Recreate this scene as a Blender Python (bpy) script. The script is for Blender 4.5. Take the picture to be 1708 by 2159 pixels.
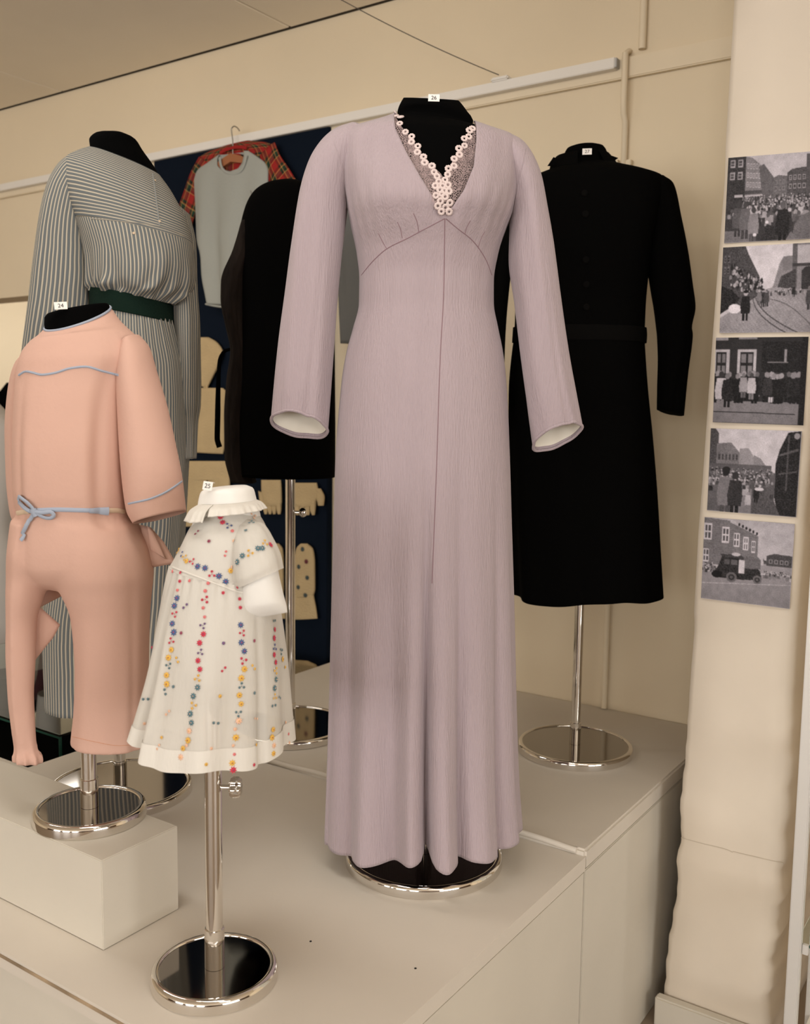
import bpy, math, random
import numpy as np
from mathutils import Vector, Matrix
from mathutils.bvhtree import BVHTree
random.seed(7); np.random.seed(7)
for o in list(bpy.data.objects): bpy.data.objects.remove(o)
SC = bpy.context.scene; COL = SC.collection
PI = math.pi

# ------------------------------------------------------------------ camera
FPX, PITCH, ROLL, YAW, H = 2017.07, .10755, .01324, .60146, .92
CX, CY = 854.0, 1079.5
cF = Vector((-math.sin(YAW)*math.cos(PITCH), math.cos(YAW)*math.cos(PITCH), -math.sin(PITCH)))
r0 = Vector((math.cos(YAW), math.sin(YAW), 0)); u0 = r0.cross(cF)
cR = math.cos(ROLL)*r0 + math.sin(ROLL)*u0
cU = -math.sin(ROLL)*r0 + math.cos(ROLL)*u0
CAM = Vector((0, 0, H))
cd = bpy.data.cameras.new('camera'); cam = bpy.data.objects.new('camera', cd); COL.objects.link(cam)
cd.sensor_fit = 'HORIZONTAL'; cd.sensor_width = 24; cd.lens = 24*FPX/1708
cd.clip_start = .05
cam.matrix_world = Matrix(((cR.x, cU.x, -cF.x, CAM.x), (cR.y, cU.y, -cF.y, CAM.y), (cR.z, cU.z, -cF.z, CAM.z), (0, 0, 0, 1)))
cd.dof.use_dof = True; cd.dof.focus_distance = 1.82; cd.dof.aperture_fstop = 4.5
SC.camera = cam
# ------------------------------------------------------------------ world, lights, exposure
W = bpy.data.worlds.new('world'); SC.world = W; W.use_nodes = True
W.node_tree.nodes['Background'].inputs[0].default_value = (.97, .95, .93, 1)
W.node_tree.nodes['Background'].inputs[1].default_value = .55
def area(name, loc, rot, sx, sy, power, col):
    l = bpy.data.lights.new(name, 'AREA'); l.shape = 'RECTANGLE'; l.size = sx; l.size_y = sy
    l.energy = power; l.color = col
    o = bpy.data.objects.new(name, l); COL.objects.link(o); o.location = loc; o.rotation_euler = rot
    return o
# added area lights for assumed, unseen windows behind the camera (front wall) and in the right-hand wall
ASSUMED_WIN_F = [(-3.2, 2.0), (-.4, 2.0), (2.4, 2.0)]      # x centre, width ; front wall Y
YF, XR = -7.2, 5.6
for i, (x, w) in enumerate(ASSUMED_WIN_F):
    area('assumed_window_light', (x, YF+.03, 1.1), (PI/2, 0, 0), w, 1.95, 124, (1, .97, .935))
area('assumed_window_light', (XR-.03, -1.2, 1.1), (PI/2, 0, PI/2), 3.6, 1.95, 172, (1, .97, .935))
SC.view_settings.view_transform = 'Standard'; SC.view_settings.look = 'None'
SC.view_settings.exposure = 0.15; SC.view_settings.gamma = 1.0; SC.view_settings.use_curve_mapping = False

# ------------------------------------------------------------------ picture -> place
def ray(x, y): return cR*((x-CX)/FPX) - cU*((y-CY)/FPX) + cF
def on_z(x, y, z): r = ray(x, y); return CAM + r*((z-H)/r.z)
def on_y(x, y, Y): r = ray(x, y); return CAM + r*(Y/r.y)
class Frame:
    """a standing plane through base, turned by yaw; L() gives a photo point on it in local metres"""
    def __init__(s, base, yaw):
        s.b = Vector(base); s.yaw = yaw
        s.n = Vector((-math.sin(yaw), math.cos(yaw), 0)); s.M = Matrix.Translation(s.b) @ Matrix.Rotation(yaw, 4, 'Z')
        s.Mi = s.M.inverted()
    def L(s, x, y, dd=0.0):
        r = ray(x, y); t = ((s.b - CAM).dot(s.n) + dd) / r.dot(s.n)
        return s.Mi @ (CAM + r*t)

# ------------------------------------------------------------------ materials
MATS = {}
def mat(name, col, rough=.8, metal=0, bump=0, bscale=60, stretch=(1, 1, 1), var=0, vscale=4, sheen=0, alpha=None, trans=0, spec=.3):
    if name in MATS: return MATS[name]
    m = bpy.data.materials.new(name); m.use_nodes = True; nt = m.node_tree; b = nt.nodes['Principled BSDF']
    b.inputs['Base Color'].default_value = (*col, 1); b.inputs['Roughness'].default_value = rough
    b.inputs['Metallic'].default_value = metal; b.inputs['Specular IOR Level'].default_value = spec
    if sheen: b.inputs['Sheen Weight'].default_value = sheen
    if trans: b.inputs['Transmission Weight'].default_value = trans
    if alpha is not None: b.inputs['Alpha'].default_value = alpha
    if bump or var:
        tc = nt.nodes.new('ShaderNodeTexCoord'); mp = nt.nodes.new('ShaderNodeMapping'); mp.inputs['Scale'].default_value = stretch
        nt.links.new(tc.outputs['Object'], mp.inputs['Vector'])
    if bump:
        n = nt.nodes.new('ShaderNodeTexNoise'); n.inputs['Scale'].default_value = bscale; n.inputs['Detail'].default_value = 4
        nt.links.new(mp.outputs[0], n.inputs['Vector'])
        bp = nt.nodes.new('ShaderNodeBump'); bp.inputs['Strength'].default_value = bump; bp.inputs['Distance'].default_value = .004
        nt.links.new(n.outputs['Fac'], bp.inputs['Height']); nt.links.new(bp.outputs[0], b.inputs['Normal'])
    if var:
        n = nt.nodes.new('ShaderNodeTexNoise'); n.inputs['Scale'].default_value = vscale; n.inputs['Detail'].default_value = 5
        nt.links.new(mp.outputs[0], n.inputs['Vector'])
        r = nt.nodes.new('ShaderNodeValToRGB'); e = r.color_ramp.elements
        e[0].position = .3; e[1].position = .7
        e[0].color = (*[c*(1-var) for c in col], 1); e[1].color = (*[min(1, c*(1+var)) for c in col], 1)
        nt.links.new(n.outputs['Fac'], r.inputs[0]); nt.links.new(r.outputs[0], b.inputs['Base Color'])
    MATS[name] = m; return m
WALL = mat('wall_paint', (.76, .645, .47), .85, bump=.08, bscale=25, var=.035, vscale=1.6)
CEIL = mat('ceiling_paint', (.92, .84, .71), .9, bump=.08, bscale=60, var=.03, vscale=2)
BOARD = mat('board_paint', (.77, .66, .49), .7, var=.02)
PILL = mat('pillar_plaster', (.68, .60, .50), .8, bump=.35, bscale=9, var=.05, vscale=3)
PLAT = mat('platform_paint', (.63, .575, .50), .6, bump=.12, bscale=14, var=.035, vscale=3)
BOXP = mat('plinth_paint', (.60, .555, .475), .65, bump=.08, bscale=20, var=.025, vscale=5)
WHITE = mat('white_lacquer', (.74, .69, .61), .45, var=.02)
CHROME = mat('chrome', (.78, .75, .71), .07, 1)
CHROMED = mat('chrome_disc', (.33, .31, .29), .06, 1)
BLACK = mat('black_jersey', (.0015, .0015, .0015), .95, spec=.03)
LAV = mat('lavender_crepe', (.385, .312, .335), .85, bump=.6, bscale=42, stretch=(9, 9, .9), sheen=.2, var=.03, vscale=3)
SEAM = mat('lavender_seam', (.24, .155, .175), .9)
LINING = mat('cream_lining', (.74, .69, .60), .8, bump=.2, bscale=30)
ROS = mat('lace_thread', (.64, .53, .51), .8)
PINK = mat('apricot_cotton', (.59, .37, .295), .85, bump=.12, bscale=120, var=.025, vscale=5)
PALEB = mat('pale_blue_binding', (.33, .37, .45), .8)
BEIGET = mat('beige_tape', (.58, .45, .32), .85)
SUIT = mat('black_wool', (.0022, .0021, .002), .95, spec=.03, bump=.1, bscale=90)
SUIT2 = mat('black_crepe_edge', (.0035, .0032, .003), .9, spec=.05)
COAT = mat('black_velvet', (.0018, .0017, .0017), .95, spec=.03)
FUR = mat('brown_fur', (.016, .0115, .0095), .9, spec=.1, bump=.9, bscale=30, stretch=(3, 3, .8), var=.5, vscale=9)
NAVY = mat('navy_cloth', (.0055, .009, .0165), .95, spec=.05)
KNIT = mat('cream_knit', (.50, .37, .20), .95, bump=.8, bscale=160, var=.06, vscale=12)
SWEAT = mat('grey_blue_wool', (.33, .335, .30), .95, bump=.3, bscale=120, var=.03)
GREYW = mat('grey_wool', (.14, .14, .135), .95, bump=.3, bscale=100)
GREEN = mat('dark_green_felt', (.006, .016, .011), .95, spec=.1, bump=.3, bscale=200)
WOODH = mat('hanger_wood', (.32, .12, .05), .5, var=.1)
STEEL = mat('wire_steel', (.35, .33, .30), .4, 1)
DWIRE = mat('dark_wire', (.09, .075, .06), .6)
PAPER = mat('white_card', (.80, .76, .72), .7)
INK = mat('black_ink', (.01, .01, .01), .8)
MUSLIN = mat('white_muslin', (.78, .76, .72), .8, bump=.25, bscale=25, sheen=.2)
GLASS = mat('glass', (.85, .95, .9), .02, trans=1, spec=.5)
GEDGE = mat('green_glass_edge', (.02, .07, .05), .2)
ALU = mat('aluminium', (.62, .60, .57), .4, .3)
DARKW = mat('dark_wood', (.02, .013, .009), .5)
BROWN = mat('brown_leather', (.10, .055, .025), .6, var=.2)
FLOORM = mat('floor_lino', (.26, .20, .145), .5, var=.05)
MAROON = mat('maroon_cloth', (.07, .02, .025), .9)

def nodes(m): return m.node_tree.nodes, m.node_tree.links, m.node_tree.nodes['Principled BSDF']
def stripe_mat(name, axis, period, duty, c1, c2, c3):
    m = mat(name, c1, .9, spec=.1); N, K, b = nodes(m)
    uv = N.new('ShaderNodeUVMap'); sp = N.new('ShaderNodeSeparateXYZ'); K.new(uv.outputs[0], sp.inputs[0])
    nz = N.new('ShaderNodeTexNoise'); nz.inputs['Scale'].default_value = 9; K.new(uv.outputs[0], nz.inputs['Vector'])
    a = N.new('ShaderNodeMath'); a.operation = 'MULTIPLY_ADD'; a.inputs[1].default_value = .006; K.new(nz.outputs['Fac'], a.inputs[0]); K.new(sp.outputs[axis], a.inputs[2])
    d = N.new('ShaderNodeMath'); d.operation = 'DIVIDE'; d.inputs[1].default_value = period; K.new(a.outputs[0], d.inputs[0])
    f = N.new('ShaderNodeMath'); f.operation = 'FRACT'; K.new(d.outputs[0], f.inputs[0])
    r = N.new('ShaderNodeValToRGB'); r.color_ramp.interpolation = 'LINEAR'
    e = r.color_ramp.elements; e[0].position = 0; e[0].color = (*c2, 1); e[1].position = duty; e[1].color = (*c2, 1)
    for p, c in ((duty+.08, c3), (.6, c1), (.92, c3), (1, c2)):
        x = e.new(p); x.color = (*c, 1)
    K.new(f.outputs[0], r.inputs[0]); K.new(r.outputs[0], b.inputs['Base Color'])
    return m
SC1, SC2, SC3 = (.155, .17, .175), (.44, .395, .315), (.095, .105, .11)
STRV = stripe_mat('striped_cotton_lengthwise', 0, .0090, .30, SC1, SC2, SC3)
STRH = stripe_mat('striped_cotton_crosswise', 1, .0090, .30, SC1, SC2, SC3)
def tartan():
    m = mat('red_tartan', (.4, .03, .02), .9, spec=.1); N, K, b = nodes(m)
    uv = N.new('ShaderNodeUVMap'); sp = N.new('ShaderNodeSeparateXYZ'); K.new(uv.outputs[0], sp.inputs[0])
    out = []
    for ax in (0, 1):
        d = N.new('ShaderNodeMath'); d.operation = 'DIVIDE'; d.inputs[1].default_value = .075; K.new(sp.outputs[ax], d.inputs[0])
        f = N.new('ShaderNodeMath'); f.operation = 'FRACT'; K.new(d.outputs[0], f.inputs[0])
        r = N.new('ShaderNodeValToRGB'); r.color_ramp.interpolation = 'CONSTANT'; e = r.color_ramp.elements
        e[0].position = 0; e[0].color = (.30, .022, .02, 1); e[1].position = .38; e[1].color = (.02, .025, .015, 1)
        for p, c in ((.52, (.25, .022, .016)), (.56, (.5, .33, .1)), (.60, (.02, .05, .03)), (.78, (.015, .015, .015)), (.92, (.5, .33, .1)), (.95, (.30, .022, .02))):
            x = e.new(p); x.color = (*c, 1)
        K.new(f.outputs[0], r.inputs[0]); out.append(r)
    mx = N.new('ShaderNodeMix'); mx.data_type = 'RGBA'; mx.inputs[0].default_value = .5
    K.new(out[0].outputs[0], mx.inputs[6]); K.new(out[1].outputs[0], mx.inputs[7]); K.new(mx.outputs[2], b.inputs['Base Color'])
    return m
TART = tartan()
def lace():
    m = mat('net_lace', (.62, .47, .46), .9, spec=.1); N, K, b = nodes(m)
    tc = N.new('ShaderNodeTexCoord'); v = N.new('ShaderNodeTexVoronoi'); v.feature = 'DISTANCE_TO_EDGE'; v.inputs['Scale'].default_value = 330
    K.new(tc.outputs['Object'], v.inputs['Vector'])
    n = N.new('ShaderNodeTexNoise'); n.inputs['Scale'].default_value = 45; n.inputs['Detail'].default_value = 3; K.new(tc.outputs['Object'], n.inputs['Vector'])
    r = N.new('ShaderNodeMapRange'); r.inputs[1].default_value = .10; r.inputs[2].default_value = .24; r.inputs[3].default_value = .95; r.inputs[4].default_value = .0
    K.new(v.outputs['Distance'], r.inputs[0])
    r2 = N.new('ShaderNodeMapRange'); r2.inputs[1].default_value = .48; r2.inputs[2].default_value = .66; r2.inputs[3].default_value = 0; r2.inputs[4].default_value = .75
    K.new(n.outputs['Fac'], r2.inputs[0])
    mx = N.new('ShaderNodeMath'); mx.operation = 'MAXIMUM'; K.new(r.outputs[0], mx.inputs[0]); K.new(r2.outputs[0], mx.inputs[1])
    mu = N.new('ShaderNodeMath'); mu.operation = 'MULTIPLY'; mu.inputs[1].default_value = .5; K.new(mx.outputs[0], mu.inputs[0])
    K.new(mu.outputs[0], b.inputs['Alpha'])
    return m
LACE = lace()
def sheer(name, col, alpha):
    m = mat(name, col, .85, spec=.1, bump=.2, bscale=60, stretch=(3, 3, .8)); N, K, b = nodes(m)
    b.inputs['Alpha'].default_value = alpha
    return m
VOILE = sheer('white_voile', (.70, .665, .605), .74)
VOILE2 = sheer('white_voile_double', (.71, .675, .615), .93)
FLC = {'b': (.07, .11, .24), 'r': (.52, .04, .07), 'y': (.68, .40, .07), 't': (.08, .16, .19), 'p': (.14, .09, .20),
       'k': (.66, .16, .17), 'o': (.74, .46, .32), 'm': (.28, .05, .09)}
FLM = {k: mat('thread_'+k, c, .8) for k, c in FLC.items()}

# ------------------------------------------------------------------ mesh helpers
def link(name, me, m, parent=None, smooth=True):
    if m is not None:
        if isinstance(m, (list, tuple)):
            for x in m: me.materials.append(x)
        else: me.materials.append(m)
    if smooth: me.polygons.foreach_set('use_smooth', [True]*len(me.polygons))
    o = bpy.data.objects.new(name, me); COL.objects.link(o)
    if parent: o.parent = parent
    return o
def mk(name, v, f, m, parent=None, smooth=True, uv=None):
    me = bpy.data.meshes.new(name); me.from_pydata([tuple(p) for p in v], [], f); me.update()
    if uv is not None:
        l = me.uv_layers.new(name='UVMap'); idx = np.empty(len(me.loops), int); me.loops.foreach_get('vertex_index', idx)
        l.data.foreach_set('uv', np.asarray(uv, float)[idx].ravel())
    return link(name, me, m, parent, smooth)
def tag(o, label, cat, group=None):
    o['label'] = label; o['category'] = cat
    if group: o['group'] = group
    return o
def struct(o): o['kind'] = 'structure'; return o
def empty(name, fr, label, cat, group=None):
    o = bpy.data.objects.new(name, None); COL.objects.link(o); o.location = fr.b; o.rotation_euler = (0, 0, fr.yaw); o.empty_display_size = .05
    return tag(o, label, cat, group)
def box(name, x0, x1, y0, y1, z0, z1, m, parent=None, bev=.003):
    import bmesh
    bm = bmesh.new(); bmesh.ops.create_cube(bm, size=1)
    for v in bm.verts:
        v.co = ((x0+x1)/2+v.co.x*(x1-x0), (y0+y1)/2+v.co.y*(y1-y0), (z0+z1)/2+v.co.z*(z1-z0))
    if bev: bmesh.ops.bevel(bm, geom=bm.edges[:], offset=bev, segments=2, affect='EDGES')
    me = bpy.data.meshes.new(name); bm.to_mesh(me); bm.free()
    return link(name, me, m, parent, False)
def tube(name, pts, r, m, parent=None, n=8, closed=False, flat=1.0, up=None):
    P = [Vector(p) for p in pts]; v = []; f = []; k = len(P)
    prev = None
    for i, p in enumerate(P):
        t = (P[(i+1) % k if closed else min(i+1, k-1)] - P[(i-1) % k if closed else max(i-1, 0)])
        if t.length < 1e-9: t = Vector((0, 0, 1))
        t.normalize()
        a = (up if up is not None else (prev if prev else (Vector((0, 1, 0)) if abs(t.y) < .9 else Vector((1, 0, 0)))))
        e1 = (a - t*a.dot(t)); e1 = e1.normalized() if e1.length > 1e-6 else t.orthogonal().normalized()
        prev = e1; e2 = t.cross(e1); rr = r[i] if isinstance(r, (list, tuple)) else r
        for j in range(n):
            q = 2*PI*j/n; v.append(p + e1*(rr*flat*math.cos(q)) + e2*(rr*math.sin(q)))
    m_ = k if closed else k-1
    for i in range(m_):
        i2 = (i+1) % k
        for j in range(n): f.append((i*n+j, i*n+(j+1) % n, i2*n+(j+1) % n, i2*n+j))
    if not closed: f.append(tuple(range(n-1, -1, -1))); f.append(tuple(range((k-1)*n, k*n)))
    o = mk(name, v, f, m, parent)
    if not closed: o.data.set_sharp_from_angle(angle=.9)
    return o
def lathe(name, prof, m, parent=None, n=64, origin=(0, 0, 0)):
    v = []; f = []; k = len(prof)
    for r, z in prof:
        for j in range(n):
            q = 2*PI*j/n; v.append((origin[0]+r*math.cos(q), origin[1]+r*math.sin(q), origin[2]+z))
    for i in range(k-1):
        for j in range(n): f.append((i*n+j, i*n+(j+1) % n, (i+1)*n+(j+1) % n, (i+1)*n+j))
    f.append(tuple(range(n-1, -1, -1))); f.append(tuple(range((k-1)*n, k*n)))
    o = mk(name, v, f, m, parent); o.data.set_sharp_from_angle(angle=.6); return o
def prism(name, pts, y0, y1, m, parent=None, smooth=False):
    """outline in (x,z), thickness along y"""
    k = len(pts); v = [(p[0], y0, p[1]) for p in pts] + [(p[0], y1, p[1]) for p in pts]
    f = [tuple(range(k)), tuple(range(2*k-1, k-1, -1))] + [(i, i+k, (i+1) % k+k, (i+1) % k) for i in range(k)]
    return mk(name, v, f, m, parent, smooth)
def pchip(x, Y, q):
    x = np.asarray(x, float); Y = np.asarray(Y, float)
    if Y.ndim == 1: Y = Y[:, None]
    h = np.diff(x)[:, None]; d = np.diff(Y, axis=0)/h; n = len(x); m = np.zeros_like(Y)
    m[0] = d[0]; m[-1] = d[-1]
    for i in range(1, n-1):
        s = d[i-1]*d[i] > 0
        with np.errstate(divide='ignore', invalid='ignore'):
            w1 = 2*h[i]+h[i-1]; w2 = h[i]+2*h[i-1]
            hm = (w1+w2)/(w1/d[i-1]+w2/d[i])
        m[i] = np.where(s, hm, 0)
    i = np.clip(np.searchsorted(x, q)-1, 0, n-2); t = ((q-x[i])/(x[i+1]-x[i]))[:, None]; hh = (x[i+1]-x[i])[:, None]
    return ((1+2*t)*(1-t)**2*Y[i] + t*(1-t)**2*hh*m[i] + t*t*(3-2*t)*Y[i+1] + t*t*(t-1)*hh*m[i+1])
class Rows:
    """cross sections read as (left x,y, right x,y, half depth, depth offset, front tilt) in the photo, turned into metres"""
    def __init__(s, fr, rows, grow=0.0, growb=None):
        P = []
        for r in rows:
            xl, yl, xr, yr, b = r[:5]; dd = r[5] if len(r) > 5 else 0; k = r[6] if len(r) > 6 else 0
            a = fr.L(xl, yl, dd); c = fr.L(xr, yr, dd); e = (c-a).normalized()
            a = a-e*grow; c = c+e*grow
            P.append([*a, *c, b+(grow if growb is None else growb), k])
        s.P = np.array(P); mid = (s.P[:, :3]+s.P[:, 3:6])/2
        s.s = np.concatenate([[0], np.cumsum(np.maximum(1e-4, np.linalg.norm(np.diff(mid, axis=0), axis=1)+.5*np.abs(np.diff(np.linalg.norm(s.P[:, :3]-s.P[:, 3:6], axis=1)))))])
    def at(s, q): return pchip(s.s, s.P, np.asarray(q, float))
def loft(name, rw, m, parent, nu=96, nv=60, mod=None, arc=None, n_exp=1.0, caps=(False, False), hem=None, uvr=None, s0=0.0, s1=1.0, solid=0.0, vpow=1.0):
    """skin of the rows. theta = 0 faces the viewer's side (-y), +pi/2 = right. mod(theta, v, S)->outward metres; arc(z...)->theta range"""
    vq = np.linspace(0, 1, nv)**vpow; S = rw.s[0]+(s0+(s1-s0)*vq)*(rw.s[-1]-rw.s[0]); Q = rw.at(S)
    A, B, b, k = Q[:, :3], Q[:, 3:6], Q[:, 6], Q[:, 7]
    c = (A+B)/2; a = np.linalg.norm(B-A, axis=1)/2; e1 = (B-A)/np.maximum(1e-9, 2*a)[:, None]
    closed = arc is None
    u = np.linspace(0, 1, nu, endpoint=not closed)
    if closed: TH = np.tile(-PI+2*PI*u, (nv, 1))
    else:
        t0, t1 = arc(c, a, e1); TH = t0[:, None]+(t1-t0)[:, None]*u[None]
    off = np.zeros_like(TH)
    if mod is not None: off = mod(TH, np.tile(((s0+(s1-s0)*vq))[:, None], (1, nu)), a[:, None])
    sn, cs = np.sin(TH), np.cos(TH)
    if n_exp != 1.0: sn = np.sign(sn)*np.abs(sn)**n_exp; cs = np.sign(cs)*np.abs(cs)**n_exp
    ra = (a[:, None]+off); rb = (b[:, None]+off)
    X = c[:, None, :] + e1[:, None, :]*(ra*sn)[..., None]
    X[..., 1] -= rb*cs; X[..., 2] += (k[:, None]*rb*cs)
    if hem is not None: X[..., 2] += hem(TH, np.tile(vq[:, None], (1, nu)))
    v = X.reshape(-1, 3); f = []
    m_ = nu if closed else nu-1
    I = np.arange(nv-1)[:, None]*nu; J = np.arange(m_)[None]; J2 = (J+1) % nu
    F = np.stack([I+J, I+nu+J, I+nu+J2, I+J2], -1).reshape(-1, 4).tolist()
    if caps[0]: F.append(list(range(nu)))
    if caps[1]: F.append(list(range(nv*nu-1, (nv-1)*nu-1, -1)))
    ref = uvr if uvr else float(np.max(a))
    UV = np.stack([TH*ref, np.tile(S[:, None], (1, nu))], -1).reshape(-1, 2)
    o = mk(name, v.tolist(), F, m, parent, True, UV)
    if not closed:
        import bmesh
        bm = bmesh.new(); bm.from_mesh(o.data); bmesh.ops.remove_doubles(bm, verts=bm.verts, dist=2e-5); bm.to_mesh(o.data); bm.free()
    if solid:
        md = o.modifiers.new('thickness', 'SOLIDIFY'); md.thickness = solid; md.offset = -1 if solid > 0 else 1
    return o
def bvh(objs, M):
    V = []; F = []
    for o in objs:
        k = len(V); V += [M @ x.co for x in o.data.vertices]; F += [[k+i for i in p.vertices] for p in o.data.polygons]
    return BVHTree.FromPolygons(V, F)
def hits(tree, fr, pts, lift=0.0):
    out = []
    for x, y in pts:
        r = ray(x, y).normalized(); h = tree.ray_cast(CAM, r)
        if h[0] is None: continue
        n = h[1] if h[1].dot(r) < 0 else -h[1]
        out.append((fr.Mi @ (h[0]+n*lift), (fr.Mi.to_3x3() @ n)))
    return out
def dense(pts, step=6):
    o = []
    P = np.array(pts, float); s = np.concatenate([[0], np.cumsum(np.linalg.norm(np.diff(P, axis=0), axis=1))])
    q = np.linspace(0, s[-1], max(3, int(s[-1]/step)+1)); return [tuple(x) for x in pchip(s, P, q)]
def seam(name, tree, fr, pts, r, m, parent, lift=0.0, step=6, flat=1.0):
    h = hits(tree, fr, dense(pts, step), lift)
    if len(h) > 2: return tube(name, [p for p, n in h], r, m, parent, n=6, flat=flat)
def wav(th, v, seed, amp, ks=(3, 5, 8, 13)):
    rs = np.random.RandomState(seed); o = 0
    for k in ks: o = o+np.sin(k*th+rs.rand()*6.28+v*rs.uniform(-2, 2))*rs.uniform(.4, 1)/math.sqrt(k)
    return o*amp
def gauss(th, t0, w): return np.exp(-((th-t0)/w)**2)

# ================================================================== THE ROOM
YW, ZC, ZF = 2.71, 2.262, -.58          # back wall, ceiling, floor (0 = platform top)
xo = on_y(60, 627, YW).x; zo = on_y(20, 627, YW).z
XL = -7.0
struct(box('floor', XL, XR+.2, YF-.2, 7.0, ZF-.1, ZF, FLOORM, bev=0))
wb = struct(box('wall_back', xo+.28, XR+.2, YW, YW+.15, ZF, ZC, WALL, bev=0))
struct(box('wall_lintel', XL, xo+.28, YW, YW+.15, zo, ZC, WALL, bev=0))
# ceiling of large fibre boards
ce = struct(box('ceiling', XL, XR+.2, YF-.2, 7.0, ZC+.02, ZC+.1, CEIL, bev=0))
c1 = on_y(610, 50, YW-.02).x; c2 = on_y(130, 190, YW-.02).x; cw = abs(c1-c2)
rowY = [YW-.012, YW-1.2, YW-2.4, YW-3.6, YW-4.8]
for k in range(-5, 5):
    xa = c1+k*cw; xb = xa+cw
    for j in range(4):
        a = rowY[j+1]; b_ = rowY[j]
        if xa > XR or xb < XL: continue
        box('ceiling_panel', xa+.003, xb-.003, a+.003, b_-.003, ZC, ZC+.019, CEIL, ce, bev=.0025)
# dark shadow gap strip where ceiling meets the wall
struct(box('trim_1', XL, XR, YW-.010, YW-.001, ZC+.001, ZC+.018, mat('shadow_gap_paint', (.05, .04, .03), .9), bev=0))
# wide painted board along the wall and white cable rail on it
zb = on_y(1400, 103, YW-.02).z; zb2 = on_y(1400, 148, YW-.02).z
bd = struct(box('trim_2', XL, XR, YW-.018, YW-.0005, zb2, zb, BOARD))
xr = on_y(1297, 133, YW-.04).x; z1 = on_y(1297, 121, YW-.04).z; z2 = on_y(1297, 144, YW-.04).z
rail = box('picture_rail', XL+.1, xr, YW-.045, YW-.0185, z2, z1, mat('rail_white', (.80, .76, .70), .5), bev=.002)
tag(rail, 'long white hanging rail fixed along the cream back wall', 'rail')
end = box('end_cap', xr+.0003, xr+.006, YW-.044, YW-.02, z2+.002, z1-.002, mat('rail_cap', (.45, .44, .42), .5), rail, bev=.001)
# conduit pipes
def conduit(pts, r, label, name='conduit_pipe', nm=None):
    o = tube(name, pts, r, BOARD, n=12); return tag(o, label, 'pipe')
pa = on_y(1319, 112, YW-.03); pb = on_y(1318, 215, YW-.03); pc = on_y(1316, 345, YW-.012); pdn = on_y(1296, 1490, YW-.012)
conduit([(pa.x, YW-.004, pa.z+.012), (pa.x, YW-.03, pa.z), (pa.x, YW-.03, pb.z), (pa.x, YW-.027, pb.z-.03), (pa.x, YW-.013, pb.z-.05), (pa.x, YW-.012, .017)], .009, 'thin cream conduit running down the wall below the white rail end')
pe = on_y(1354, 105, YW-.012)
conduit([(pe.x, YW-.012, ZC), (pe.x, YW-.012, pe.z+.002)], .0105, 'cream conduit pipe from the ceiling to the painted board')
for x in (1330, 1302):
    p = on_y(x, 345, YW); k = box('pipe_clip', p.x-.008, p.x+.008, YW-.02, YW-.0005, p.z-.008, p.z+.008, BOARD, bev=.002)
    tag(k, 'small cream pipe clip on the wall %s the conduit' % ('right of' if x > 1316 else 'left of'), 'clip')
# thin slack cable from ceiling to the rail
ca = on_y(706, -8, YW-.35); cb = on_y(1052, 158, YW-.05)
cpt = []
for i in range(24):
    t = i/23; p = Vector(ca).lerp(Vector(cb), t); p.z -= .06*t*(1-t)*.6; cpt.append(p)
tag(tube('cable', cpt, .0016, DWIRE, n=6), 'thin dark cable sloping down from the ceiling to the white rail', 'cable')
pj = box('cable_clip', cb.x-.03, cb.x+.03, YW-.05, YW-.02, z1-.001, z1+.012, mat('rail_white', (.8, .76, .7)), bev=.004)
tag(pj, 'small white plastic cable joint on top of the rail', 'clip')

# pillar (rough plastered, slightly crooked) with baseboard
YP = 2.2
Lp = [(1548, -60), (1543, 0), (1525, 300), (1523, 378), (1512, 514), (1497, 716), (1486, 873), (1476, 1015), (1468, 1114), (1458, 1295), (1460, 1320), (1452, 1414), (1444, 1540), (1440, 1601), (1430, 1691), (1429, 1727), (1433, 1764), (1423, 1805), (1422, 1842), (1426, 1862), (1415, 1931), (1405, 1988), (1401, 2025), (1395, 2114)]
Rp = [(1790, -60), (1775, 200), (1740, 600), (1706, 980), (1682, 1280), (1670, 1512), (1667, 1646), (1659, 1748), (1653, 1821), (1647, 1870), (1641, 1947), (1631, 2013), (1625, 2082), (1619, 2159)]
LL = np.array([[on_y(x, y, YP).z, on_y(x, y, YP).x] for x, y in Lp])[::-1]; RR = np.array([[on_y(x, y, YP).z, on_y(x, y, YP).x] for x, y in Rp])[::-1]
zs = np.linspace(ZF, ZC-.001, 130); v = []; f = []
for i, z in enumerate(zs):
    xl = np.interp(z, LL[:, 0], LL[:, 1]); xr_ = np.interp(z, RR[:, 0], RR[:, 1])
    w = .0015*math.sin(z*23)+.001*math.sin(z*51+1)
    cr = max(0, min(1, (.35-z)/.4)); xr_ += cr*(.004*math.sin(z*61)+.003*math.sin(z*137+1)); xl += cr*.002*math.sin(z*91)
    ring = [(xl, YW-.019), (xl, YP+.02), (xl+.004, YP+.006), (xl+.016, YP+w), (xl+.08, YP+w*.5), (xr_-.06, YP-w*.5), (xr_-.02, YP+w), (xr_-.006, YP+.008+w), (xr_, YP+.024), (xr_+.004, YW-.019)]
    v += [(x, y, z) for x, y in ring]
n = 10
for i in range(len(zs)-1):
    for j in range(n): f.append((i*n+j, i*n+(j+1) % n, (i+1)*n+(j+1) % n, (i+1)*n+j))
f.append(tuple(range(n-1, -1, -1)))
f.append(tuple(range((len(zs)-1)*n, len(zs)*n)))
pil = struct(mk('wall_pillar', v, f, PILL))
cm = mat('plaster_crack', (.50, .43, .34), .9)
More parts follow.
